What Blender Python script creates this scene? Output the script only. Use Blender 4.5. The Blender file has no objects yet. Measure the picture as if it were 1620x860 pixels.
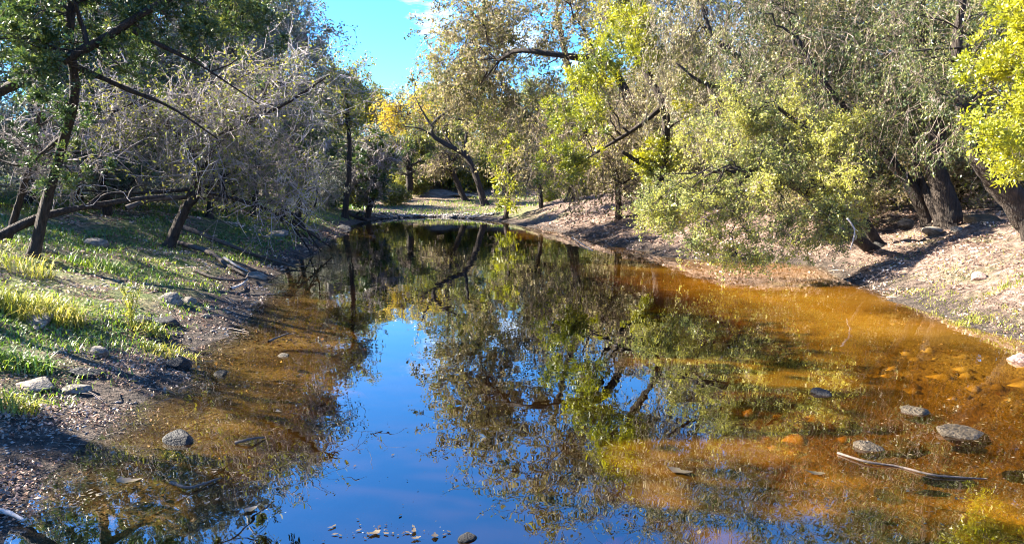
import bpy, math, random
import numpy as np
from mathutils import Vector

sc = bpy.context.scene
COL = sc.collection
pi = math.pi

# ------------------------------------------------------------------ camera
PW, PH, FPX = 1620.0, 860.0, 1157.0
EYE = np.array([0.0, 0.0, 1.7])
PITCH = math.atan((430.0 - 300.0) / FPX)
cam_d = bpy.data.cameras.new('camera')
cam = bpy.data.objects.new('camera', cam_d)
COL.objects.link(cam)
cam.location = EYE
cam.rotation_euler = (pi / 2 - PITCH, 0, 0)
cam_d.sensor_width = 36.0
cam_d.lens = 36.0 * FPX / PW
cam_d.clip_start = 0.05
cam_d.clip_end = 3000
sc.camera = cam

# ------------------------------------------------------------------ sky, sun, exposure
SUN_AZ = math.radians(-74.0)
SUN_EL = math.radians(33.0)
world = bpy.data.worlds.new('World')
sc.world = world
world.use_nodes = True
wn, wl = world.node_tree.nodes, world.node_tree.links
wn.clear()
w_out = wn.new('ShaderNodeOutputWorld')
w_bg = wn.new('ShaderNodeBackground')
w_sky = wn.new('ShaderNodeTexSky')
w_sky.sky_type = 'NISHITA'
w_sky.sun_disc = False
w_sky.sun_elevation = SUN_EL
w_sky.sun_rotation = SUN_AZ
w_sky.ozone_density = 2.0
w_sky.air_density = 1.0
w_sky.dust_density = 0.3
w_hsv = wn.new('ShaderNodeHueSaturation')
w_hsv.inputs['Saturation'].default_value = 1.25
w_hsv.inputs['Hue'].default_value = 0.495
w_bg.inputs['Strength'].default_value = 0.05
w_tc = wn.new('ShaderNodeTexCoord')
w_map = wn.new('ShaderNodeMapping')
w_map.inputs['Scale'].default_value = (1.0, 1.0, 3.2)
w_map.inputs['Location'].default_value = (-2.783, -0.621, -0.042)
w_noise = wn.new('ShaderNodeTexNoise')
w_noise.inputs['Scale'].default_value = 3.4
w_noise.inputs['Detail'].default_value = 7
w_noise.inputs['Roughness'].default_value = 0.6
w_ramp = wn.new('ShaderNodeValToRGB')
w_ramp.color_ramp.elements[0].position = 0.625
w_ramp.color_ramp.elements[0].color = (0, 0, 0, 1)
w_ramp.color_ramp.elements[1].position = 0.77
w_ramp.color_ramp.elements[1].color = (1, 1, 1, 1)
w_mix = wn.new('ShaderNodeMixRGB')
w_mix.inputs['Color2'].default_value = (9.0, 9.4, 10.0, 1)
wl.new(w_tc.outputs['Generated'], w_map.inputs['Vector'])
wl.new(w_map.outputs['Vector'], w_noise.inputs['Vector'])
wl.new(w_noise.outputs['Fac'], w_ramp.inputs['Fac'])
wl.new(w_sky.outputs['Color'], w_hsv.inputs['Color'])
w_tint = wn.new('ShaderNodeMixRGB')
w_tint.blend_type = 'MULTIPLY'
w_tint.inputs['Fac'].default_value = 1.0
w_tint.inputs['Color2'].default_value = (0.50, 0.92, 1.40, 1)
wl.new(w_hsv.outputs['Color'], w_tint.inputs['Color1'])
wl.new(w_tint.outputs['Color'], w_mix.inputs['Color1'])
wl.new(w_ramp.outputs['Color'], w_mix.inputs['Fac'])
wl.new(w_mix.outputs['Color'], w_bg.inputs['Color'])
wl.new(w_bg.outputs['Background'], w_out.inputs['Surface'])

sun_d = bpy.data.lights.new('sun', 'SUN')
sun = bpy.data.objects.new('sun', sun_d)
COL.objects.link(sun)
sun_d.energy = 5.0
sun_d.angle = math.radians(0.53)
sun_d.color = (1.0, 0.92, 0.78)
SUN_DIR = Vector((math.sin(SUN_AZ) * math.cos(SUN_EL), math.cos(SUN_AZ) * math.cos(SUN_EL), math.sin(SUN_EL)))
sun.rotation_euler = (-SUN_DIR).to_track_quat('-Z', 'Y').to_euler()
sun.location = (-40, 10, 40)

vs = sc.view_settings
vs.view_transform = 'Standard'
vs.look = 'None'
vs.gamma = 1.0
vs.use_curve_mapping = False
vs.exposure = 3.0
sc.cycles.max_bounces = 8
sc.cycles.transparent_max_bounces = 8
sc.cycles.diffuse_bounces = 3
sc.cycles.use_denoising = True
sc.cycles.denoising_prefilter = 'ACCURATE'
sc.cycles.filter_width = 1.0
sc.cycles.use_adaptive_sampling = True

# ------------------------------------------------------------------ helpers
cP, sP = math.cos(PITCH), math.sin(PITCH)


def ray(px, py):
    u, v = (px - 810.0) / FPX, (430.0 - py) / FPX
    return np.array([u, cP + v * sP, -sP + v * cP])


def at(px, py, d):
    """World point seen at a photo pixel, d metres ahead along +Y."""
    r = ray(px, py)
    return EYE + r * (d / r[1])


def on_water(px, py, z=0.0):
    r = ray(px, py)
    return EYE + r * ((z - EYE[2]) / r[2])


def vhash(ix, iy, seed):
    h = (ix * 374761393 + iy * 668265263 + seed * 982451653) & 0x7fffffff
    h = ((h ^ (h >> 13)) * 1274126177) & 0x7fffffff
    return ((h ^ (h >> 16)) & 0xffff) / 65535.0


def vnoise(x, y, seed=0):
    x = np.asarray(x, float); y = np.asarray(y, float)
    ix = np.floor(x).astype(np.int64); iy = np.floor(y).astype(np.int64)
    fx = x - ix; fy = y - iy
    fx = fx * fx * (3 - 2 * fx); fy = fy * fy * (3 - 2 * fy)
    a = vhash(ix, iy, seed); b = vhash(ix + 1, iy, seed)
    c = vhash(ix, iy + 1, seed); d = vhash(ix + 1, iy + 1, seed)
    return (a * (1 - fx) + b * fx) * (1 - fy) + (c * (1 - fx) + d * fx) * fy


def fbm(x, y, seed=0, octv=4):
    s = 0; a = 0.5
    for k in range(octv):
        s = s + a * (vnoise(x * 2 ** k, y * 2 ** k, seed + k) - 0.5)
        a *= 0.5
    return s


# shoreline, first on the left bank going away, then back along the right bank
SHORE_PX = [(40, 778), (130, 705), (205, 645), (290, 605), (285, 580), (335, 545), (385, 505), (392, 478),
            (420, 445), (462, 420), (500, 396), (540, 372), (556, 356), (590, 347), (640, 344), (700, 343),
            (750, 346), (790, 350), (840, 358), (900, 370), (980, 388), (1060, 406), (1140, 413), (1230, 414),
            (1300, 420), (1345, 442), (1420, 470), (1500, 500), (1560, 522), (1640, 548)]
SHORE = [tuple(on_water(*p)[:2]) for p in SHORE_PX]
SHORE += [(6.6, 6.0), (6.3, 3.5), (4.6, 1.6), (2.0, 0.7), (0.0, 0.5), (-1.6, 1.4), (-2.3, 2.6)]
SHORE = np.array(SHORE)


def shore_dist(x, y):
    """Signed distance to the shoreline, positive on land."""
    x = np.asarray(x, float); y = np.asarray(y, float)
    d2 = np.full(x.shape, 1e18)
    inside = np.zeros(x.shape, bool)
    n = len(SHORE)
    for i in range(n):
        ax, ay = SHORE[i]; bx, by = SHORE[(i + 1) % n]
        ex, ey = bx - ax, by - ay
        t = np.clip(((x - ax) * ex + (y - ay) * ey) / (ex * ex + ey * ey), 0, 1)
        d2 = np.minimum(d2, (x - ax - t * ex) ** 2 + (y - ay - t * ey) ** 2)
        cross = ((ay > y) != (by > y)) & (x < (bx - ax) * (y - ay) / (by - ay + 1e-12) + ax)
        inside ^= cross
    d = np.sqrt(d2)
    return np.where(inside, -d, d)


def sstep(a, b, x):
    t = np.clip((x - a) / (b - a), 0, 1)
    return t * t * (3 - 2 * t)


def height(x, y):
    x = np.asarray(x, float); y = np.asarray(y, float)
    s = shore_dist(x, y) + (0.55 * fbm(x * 0.9, y * 0.9, 5) + 0.28 * fbm(x * 3.3, y * 3.3, 6, 3)) * np.clip(y / 8, 0.7, 1.5)
    right = sstep(-2, 3, x - 0.02 * y)
    far = sstep(40, 50, y)
    sl = np.maximum(s, 0)
    left_h = 0.26 * np.minimum(sl, 3.5) + 0.13 * np.clip(sl - 3.5, 0, 12)
    right_h = 0.40 * np.minimum(sl, 2.6) + 0.13 * np.clip(sl - 2.6, 0, 12)
    far_h = 0.05 * np.minimum(sl, 2) + 0.085 * np.clip(sl - 2, 0, 16)
    land = (left_h * (1 - right) + right_h * right) * (1 - far) + far_h * far
    near = 1 - sstep(1.0, 3.0, y)
    land = land * (1 - 0.8 * near * (np.abs(x) < 30))
    land = land + 0.16 * np.clip(sl - 14, 0, 50)
    bump = 0.30 * fbm(x * 0.55, y * 0.55, 11, 5) + (0.07 + 0.14 * right) * fbm(x * 3.1, y * 3.1, 31, 4)
    land = land + bump * np.clip(sl / 1.2, 0.12, 1)
    # terraces of stone showing on the right and far banks
    ledge = 0.10 * (np.floor(land / 0.16) * 0.16 + 0.08 - land) * (right + far).clip(0, 1)
    land = land + ledge * 3
    ins = np.maximum(-s, 0)
    shelf_w = 0.95 + (1.75 + 2.2 * sstep(10, 15, y) * (1 - sstep(24, 30, y))) * right + 3.5 * sstep(0.5, 2.5, x) * (1 - sstep(6.5, 9.0, y)) + 1.4 * fbm(x * 0.5, y * 0.5, 55)
    bed = -(0.15 * (1 - np.exp(-ins * 1.1)) + 0.035 * ins + 1.9 * sstep(shelf_w, shelf_w + 1.8, ins))
    bed = bed + (0.16 * fbm(x * 0.9, y * 1.3, 77, 4) + 0.05 * fbm(x * 5, y * 5, 78, 2)) * np.clip(ins * 1.2, 0, 1)
    return np.where(s > 0, land, np.minimum(bed, -0.004))


def h1(x, y):
    return float(height(np.array([x]), np.array([y]))[0])


def hit(px, py):
    """Where the line of sight through a photo pixel meets the land."""
    r = ray(px, py)
    t = np.geomspace(1.5, 200, 3000)
    p = EYE[None] + r[None] * t[:, None]
    hh = np.maximum(height(p[:, 0], p[:, 1]), 0)
    k = np.argmax(p[:, 2] <= hh)
    if p[k, 2] > hh[k]:
        k = len(t) - 1
    q = p[k].copy(); q[2] = hh[k]
    return q


def new_mesh(name, V, faces_by_size, mat, smooth=True):
    """faces_by_size: list of (n_faces, k) index arrays."""
    me = bpy.data.meshes.new(name)
    V = np.asarray(V, np.float32)
    me.vertices.add(len(V))
    me.vertices.foreach_set('co', V.ravel())
    loops = np.concatenate([np.asarray(f, np.int32).ravel() for f in faces_by_size])
    sizes = np.concatenate([np.full(len(f), f.shape[1], np.int32) for f in faces_by_size])
    me.loops.add(len(loops))
    me.loops.foreach_set('vertex_index', loops)
    me.polygons.add(len(sizes))
    starts = np.concatenate([[0], np.cumsum(sizes)[:-1]]).astype(np.int32)
    me.polygons.foreach_set('loop_start', starts)
    me.polygons.foreach_set('loop_total', sizes)
    if smooth:
        me.polygons.foreach_set('use_smooth', np.ones(len(sizes), bool))
    me.update(calc_edges=True)
    me.materials.append(mat)
    return me


def link(name, me, parent=None, loc=None):
    o = bpy.data.objects.new(name, me)
    COL.objects.link(o)
    if parent is not None:
        o.parent = parent
    if loc is not None:
        o.location = loc
    return o


def tag(o, label=None, cat=None, group=None, kind=None):
    if label: o['label'] = label
    if cat: o['category'] = cat
    if group: o['group'] = group
    if kind: o['kind'] = kind
    return o


def unit(v):
    return v / (np.linalg.norm(v, axis=-1, keepdims=True) + 1e-9)


def tubes(P, R, S):
    """P (B,K,3), R (B,K) -> vertices and quads of B closed-ended tubes."""
    B, K, _ = P.shape
    T = np.empty_like(P)
    T[:, 1:-1] = P[:, 2:] - P[:, :-2]
    T[:, 0] = P[:, 1] - P[:, 0]
    T[:, -1] = P[:, -1] - P[:, -2]
    T = unit(T)
    ref = np.eye(3)[np.abs(T).max(1).argmin(1)][:, None]
    N = unit(np.cross(T, np.broadcast_to(ref, T.shape)))
    Bn = np.cross(T, N)
    a = np.arange(S) / S * 2 * pi
    ring = N[:, :, None] * np.cos(a)[None, None, :, None] + Bn[:, :, None] * np.sin(a)[None, None, :, None]
    V = P[:, :, None] + ring * R[:, :, None, None]
    idx = np.arange(B * K * S).reshape(B, K, S)
    q = np.stack([idx[:, :-1], np.roll(idx[:, :-1], -1, 2), np.roll(idx[:, 1:], -1, 2), idx[:, 1:]], -1).reshape(-1, 4)
    return V.reshape(-1, 3), q


class Acc:
    def __init__(self):
        self.V = []; self.F = {}; self.n = 0

    def add(self, V, F):
        self.V.append(V)
        self.F.setdefault(F.shape[1], []).append(F + self.n)
        self.n += len(V)

    def mesh(self, name, mat, smooth=True):
        return new_mesh(name, np.concatenate(self.V), [np.concatenate(f) for f in self.F.values()], mat, smooth)


# ------------------------------------------------------------------ materials
def nodes_of(name):
    m = bpy.data.materials.new(name)
    m.use_nodes = True
    nt = m.node_tree
    nt.nodes.clear()
    out = nt.nodes.new('ShaderNodeOutputMaterial')
    return m, nt.nodes, nt.links, out


def ramp(nd, stops):
    r = nd.new('ShaderNodeValToRGB')
    e = r.color_ramp.elements
    while len(e) < len(stops): e.new(0.5)
    for k, (p, c) in enumerate(stops):
        e[k].position = p
        e[k].color = (*c, 1)
    return r


def leaf_mat(name, stops, trans=0.45, nscale=1.2, gloss=0.06):
    m, nd, lk, out = nodes_of(name)
    geo = nd.new('ShaderNodeNewGeometry')
    tc = nd.new('ShaderNodeTexCoord')
    nz = nd.new('ShaderNodeTexNoise')
    nz.inputs['Scale'].default_value = nscale
    nz.inputs['Detail'].default_value = 3
    lk.new(tc.outputs['Object'], nz.inputs['Vector'])
    mul = nd.new('ShaderNodeMath'); mul.operation = 'MULTIPLY_ADD'
    mul.inputs[1].default_value = 1.6
    mul.inputs[2].default_value = -0.55
    lk.new(nz.outputs['Fac'], mul.inputs[0])
    mx = nd.new('ShaderNodeMath'); mx.operation = 'MULTIPLY_ADD'
    mx.inputs[1].default_value = 0.45
    lk.new(geo.outputs['Random Per Island'], mx.inputs[0])
    lk.new(mul.outputs[0], mx.inputs[2])
    r = ramp(nd, stops)
    lk.new(mx.outputs[0], r.inputs['Fac'])
    dif = nd.new('ShaderNodeBsdfDiffuse')
    tr = nd.new('ShaderNodeBsdfTranslucent')
    gl = nd.new('ShaderNodeBsdfGlossy')
    gl.inputs['Roughness'].default_value = 0.45
    lk.new(r.outputs['Color'], dif.inputs['Color'])
    lk.new(r.outputs['Color'], tr.inputs['Color'])
    a = nd.new('ShaderNodeMixShader'); a.inputs[0].default_value = trans
    lk.new(dif.outputs[0], a.inputs[1]); lk.new(tr.outputs[0], a.inputs[2])
    b = nd.new('ShaderNodeMixShader'); b.inputs[0].default_value = gloss
    lk.new(a.outputs[0], b.inputs[1]); lk.new(gl.outputs[0], b.inputs[2])
    lk.new(b.outputs[0], out.inputs['Surface'])
    return m


def rough_mat(name, stops, scale=6.0, stretch=(1, 1, 1), bump=0.5, bscale=None, rough=0.9, dist=0.03):
    m, nd, lk, out = nodes_of(name)
    tc = nd.new('ShaderNodeTexCoord')
    mp = nd.new('ShaderNodeMapping')
    mp.inputs['Scale'].default_value = stretch
    lk.new(tc.outputs['Object'], mp.inputs['Vector'])
    nz = nd.new('ShaderNodeTexNoise')
    nz.inputs['Scale'].default_value = scale
    nz.inputs['Detail'].default_value = 8
    nz.inputs['Roughness'].default_value = 0.65
    lk.new(mp.outputs[0], nz.inputs['Vector'])
    r = ramp(nd, stops)
    lk.new(nz.outputs['Fac'], r.inputs['Fac'])
    bs = nd.new('ShaderNodeBsdfPrincipled')
    bs.inputs['Roughness'].default_value = rough
    bs.inputs['Specular IOR Level'].default_value = 0.25
    lk.new(r.outputs['Color'], bs.inputs['Base Color'])
    n2 = nd.new('ShaderNodeTexNoise')
    n2.inputs['Scale'].default_value = bscale or scale * 2
    n2.inputs['Detail'].default_value = 6
    lk.new(mp.outputs[0], n2.inputs['Vector'])
    bp = nd.new('ShaderNodeBump')
    bp.inputs['Strength'].default_value = bump
    bp.inputs['Distance'].default_value = dist
    lk.new(n2.outputs['Fac'], bp.inputs['Height'])
    lk.new(bp.outputs[0], bs.inputs['Normal'])
    lk.new(bs.outputs[0], out.inputs['Surface'])
    return m


M = {}
M['bark_dark'] = rough_mat('dark bark', [(0.3, (0.014, 0.011, 0.009)), (0.7, (0.07, 0.053, 0.042))], 9, (2.5, 2.5, 0.35), 1.0, dist=0.07)
M['bark_brown'] = rough_mat('brown bark', [(0.3, (0.025, 0.018, 0.013)), (0.7, (0.12, 0.08, 0.057))], 9, (2.5, 2.5, 0.35), 1.0, dist=0.07)
M['bark_grey'] = rough_mat('grey bark', [(0.3, (0.10, 0.09, 0.085)), (0.7, (0.30, 0.27, 0.25))], 9, (2, 2, 0.5), 0.8)
M['twig_grey'] = rough_mat('grey dead twig', [(0.32, (0.06, 0.05, 0.045)), (0.5, (0.26, 0.22, 0.205)), (0.7, (0.60, 0.54, 0.50))], 1.3, (1, 1, 1), 0.2)
M['twig_dark'] = rough_mat('dark twig', [(0.3, (0.05, 0.04, 0.035)), (0.7, (0.16, 0.13, 0.11))], 2.0, (1, 1, 1), 0.2)
M['twig_tan'] = rough_mat('tan twig', [(0.35, (0.05, 0.038, 0.03)), (0.52, (0.17, 0.13, 0.10)), (0.7, (0.40, 0.33, 0.28))], 2.0, (1, 1, 1), 0.2)
M['rock'] = rough_mat('limestone', [(0.3, (0.05, 0.042, 0.034)), (0.52, (0.16, 0.137, 0.11)), (0.72, (0.31, 0.27, 0.225))], 5, (1, 1, 1.6), 0.8)
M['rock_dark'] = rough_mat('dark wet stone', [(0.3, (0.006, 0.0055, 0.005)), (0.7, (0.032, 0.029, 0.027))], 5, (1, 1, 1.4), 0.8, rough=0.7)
M['rock_brown'] = rough_mat('algae stained stone', [(0.3, (0.02, 0.015, 0.009)), (0.55, (0.065, 0.048, 0.028)), (0.75, (0.16, 0.125, 0.09))], 6, (1, 1, 1.4), 0.9, rough=0.6)
M['rock_red'] = rough_mat('reddish stone', [(0.3, (0.20, 0.12, 0.09)), (0.7, (0.44, 0.30, 0.24))], 5, (1, 1, 1.4), 0.7)
M['rock_ochre'] = rough_mat('ochre silted stone', [(0.3, (0.30, 0.19, 0.03)), (0.7, (0.55, 0.38, 0.10))], 5, (1, 1, 1.4), 0.6)
M['wood'] = rough_mat('weathered fallen wood', [(0.3, (0.03, 0.023, 0.018)), (0.7, (0.14, 0.108, 0.088))], 8, (1, 1, 1), 0.7)
M['wood_pale'] = rough_mat('bleached wood', [(0.3, (0.25, 0.21, 0.18)), (0.7, (0.5, 0.45, 0.4))], 8, (1, 1, 1), 0.5)

M['leaf_oak_grey'] = leaf_mat('grey tan oak leaves', [(0.0, (0.03, 0.04, 0.010)), (0.25, (0.10, 0.10, 0.025)), (0.45, (0.24, 0.20, 0.085)), (0.62, (0.38, 0.30, 0.18)), (0.80, (0.30, 0.30, 0.03)), (1.0, (0.22, 0.26, 0.02))], 0.35, 0.7, 0.02)
M['leaf_oak_olive'] = leaf_mat('olive oak leaves', [(0.0, (0.05, 0.07, 0.025)), (0.4, (0.15, 0.17, 0.035)), (0.75, (0.33, 0.31, 0.03)), (1.0, (0.46, 0.40, 0.10))], 0.4, 0.7, 0.03)
M['leaf_shrub'] = leaf_mat('yellow green small leaves', [(0.0, (0.05, 0.07, 0.02)), (0.3, (0.18, 0.21, 0.06)), (0.55, (0.37, 0.36, 0.09)), (0.8, (0.46, 0.44, 0.04)), (1.0, (0.62, 0.58, 0.34))], 0.42, 1.0, 0.03)
M['leaf_gold'] = leaf_mat('golden autumn leaves', [(0.0, (0.34, 0.28, 0.02)), (0.4, (0.58, 0.44, 0.02)), (0.75, (0.74, 0.50, 0.01)), (1.0, (0.45, 0.42, 0.05))], 0.4, 0.5)
M['leaf_juniper'] = leaf_mat('yellow green juniper sprays', [(0.0, (0.06, 0.09, 0.01)), (0.35, (0.18, 0.205, 0.010)), (0.65, (0.37, 0.36, 0.008)), (1.0, (0.52, 0.45, 0.01))], 0.45, 0.9)
M['leaf_juniper_dark'] = leaf_mat('dark green juniper sprays', [(0.0, (0.015, 0.035, 0.012)), (0.45, (0.045, 0.085, 0.018)), (0.75, (0.14, 0.17, 0.025)), (1.0, (0.30, 0.28, 0.05))], 0.35, 0.8)
M['leaf_drab'] = leaf_mat('grey green leaves', [(0.0, (0.05, 0.065, 0.035)), (0.5, (0.13, 0.15, 0.09)), (0.8, (0.25, 0.25, 0.18)), (1.0, (0.30, 0.29, 0.10))], 0.3, 0.8)
M['leaf_silver'] = leaf_mat('silvery tan leaves', [(0.0, (0.03, 0.04, 0.012)), (0.3, (0.11, 0.11, 0.035)), (0.52, (0.26, 0.23, 0.11)), (0.72, (0.46, 0.40, 0.29)), (0.86, (0.30, 0.31, 0.04)), (1.0, (0.22, 0.26, 0.02))], 0.35, 0.9, 0.02)
M['leaf_hang'] = leaf_mat('dull hanging leaves', [(0.0, (0.018, 0.03, 0.010)), (0.5, (0.06, 0.085, 0.025)), (0.8, (0.22, 0.22, 0.06)), (1.0, (0.42, 0.38, 0.20))], 0.3, 0.9, 0.03)
M['grass'] = leaf_mat('green grass blades', [(0.0, (0.035, 0.08, 0.012)), (0.4, (0.09, 0.18, 0.015)), (0.7, (0.26, 0.31, 0.025)), (1.0, (0.48, 0.42, 0.16))], 0.42, 0.5)
M['grass_gold'] = leaf_mat('yellow grass blades', [(0.0, (0.06, 0.10, 0.015)), (0.4, (0.22, 0.24, 0.025)), (0.7, (0.42, 0.36, 0.06)), (1.0, (0.52, 0.42, 0.24))], 0.45, 3.0, 0.03)
M['litter'] = leaf_mat('fallen leaf litter', [(0.0, (0.05, 0.03, 0.022)), (0.35, (0.20, 0.12, 0.085)), (0.65, (0.42, 0.29, 0.215)), (1.0, (0.70, 0.58, 0.47))], 0.1, 1.0, 0.03)
M['pebble'] = leaf_mat('pale pebbles', [(0.0, (0.07, 0.06, 0.05)), (0.5, (0.20, 0.17, 0.145)), (1.0, (0.46, 0.42, 0.37))], 0.0, 1.0, 0.03)
M['silt_stone'] = leaf_mat('silted bed stones', [(0.0, (0.05, 0.036, 0.02)), (0.5, (0.26, 0.20, 0.11)), (1.0, (0.58, 0.50, 0.34))], 0.0, 9.0, 0.0)
M['sunk'] = leaf_mat('sunken leaves', [(0.0, (0.03, 0.02, 0.012)), (0.5, (0.12, 0.07, 0.03)), (0.8, (0.4, 0.26, 0.12)), (1.0, (0.7, 0.55, 0.3))], 0.0, 1.0, 0.0)
M['float_leaf'] = leaf_mat('floating leaf', [(0.0, (0.025, 0.015, 0.007)), (0.35, (0.07, 0.04, 0.014)), (0.6, (0.13, 0.09, 0.022)), (0.85, (0.15, 0.115, 0.065)), (1.0, (0.17, 0.095, 0.08))], 0.1, 3.0, 0.15)


def ground_mat():
    m, nd, lk, out = nodes_of('bank soil')
    tc = nd.new('ShaderNodeTexCoord')
    at_ = nd.new('ShaderNodeAttribute'); at_.attribute_name = 'green'
    wet = nd.new('ShaderNodeAttribute'); wet.attribute_name = 'wet'
    n1 = nd.new('ShaderNodeTexNoise'); n1.inputs['Scale'].default_value = 9; n1.inputs['Detail'].default_value = 9; n1.inputs['Roughness'].default_value = 0.7
    n2 = nd.new('ShaderNodeTexNoise'); n2.inputs['Scale'].default_value = 1.1; n2.inputs['Detail'].default_value = 6
    n4 = nd.new('ShaderNodeTexNoise'); n4.inputs['Scale'].default_value = 31; n4.inputs['Detail'].default_value = 5
    for n in (n1, n2, n4): lk.new(tc.outputs['Object'], n.inputs['Vector'])
    soil = ramp(nd, [(0.32, (0.028, 0.019, 0.015)), (0.48, (0.15, 0.10, 0.075)), (0.66, (0.38, 0.27, 0.205))])
    lk.new(n1.outputs['Fac'], soil.inputs['Fac'])
    grass = ramp(nd, [(0.32, (0.025, 0.045, 0.010)), (0.52, (0.085, 0.13, 0.02)), (0.72, (0.26, 0.25, 0.06))])
    lk.new(n1.outputs['Fac'], grass.inputs['Fac'])
    gm = nd.new('ShaderNodeMath'); gm.operation = 'ADD'
    sub = nd.new('ShaderNodeMath'); sub.operation = 'MULTIPLY_ADD'; sub.inputs[1].default_value = 2.0; sub.inputs[2].default_value = -1.0
    lk.new(n2.outputs['Fac'], sub.inputs[0])
    lk.new(sub.outputs[0], gm.inputs[0]); lk.new(at_.outputs['Fac'], gm.inputs[1])
    gm.use_clamp = True
    mix = nd.new('ShaderNodeMixRGB')
    lk.new(gm.outputs[0], mix.inputs['Fac']); lk.new(soil.outputs['Color'], mix.inputs['Color1']); lk.new(grass.outputs['Color'], mix.inputs['Color2'])
    mud = ramp(nd, [(0.3, (0.018, 0.014, 0.012)), (0.5, (0.05, 0.038, 0.03)), (0.7, (0.15, 0.11, 0.085))])
    lk.new(n1.outputs['Fac'], mud.inputs['Fac'])
    mix2 = nd.new('ShaderNodeMixRGB')
    lk.new(wet.outputs['Fac'], mix2.inputs['Fac']); lk.new(mix.outputs['Color'], mix2.inputs['Color1']); lk.new(mud.outputs['Color'], mix2.inputs['Color2'])
    bedw = nd.new('ShaderNodeAttribute'); bedw.attribute_name = 'bed'
    n3 = nd.new('ShaderNodeTexNoise'); n3.inputs['Scale'].default_value = 2.2; n3.inputs['Detail'].default_value = 8; n3.inputs['Roughness'].default_value = 0.65
    lk.new(tc.outputs['Object'], n3.inputs['Vector'])
    silt = ramp(nd, [(0.34, (0.035, 0.024, 0.013)), (0.47, (0.28, 0.21, 0.115)), (0.7, (0.55, 0.46, 0.30))])
    lk.new(n3.outputs['Fac'], silt.inputs['Fac'])
    mix3 = nd.new('ShaderNodeMixRGB')
    lk.new(bedw.outputs['Fac'], mix3.inputs['Fac']); lk.new(mix2.outputs['Color'], mix3.inputs['Color1']); lk.new(silt.outputs['Color'], mix3.inputs['Color2'])
    mix2 = mix3
    bs = nd.new('ShaderNodeBsdfPrincipled'); bs.inputs['Roughness'].default_value = 0.9
    bs.inputs['Specular IOR Level'].default_value = 0.2
    lk.new(mix2.outputs['Color'], bs.inputs['Base Color'])
    add = nd.new('ShaderNodeMath'); add.operation = 'ADD'
    lk.new(n1.outputs['Fac'], add.inputs[0]); lk.new(n4.outputs['Fac'], add.inputs[1])
    bp = nd.new('ShaderNodeBump'); bp.inputs['Strength'].default_value = 1.0; bp.inputs['Distance'].default_value = 0.09
    lk.new(add.outputs[0], bp.inputs['Height']); lk.new(bp.outputs[0], bs.inputs['Normal'])
    lk.new(bs.outputs[0], out.inputs['Surface'])
    return m


F0 = 0.24


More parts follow.
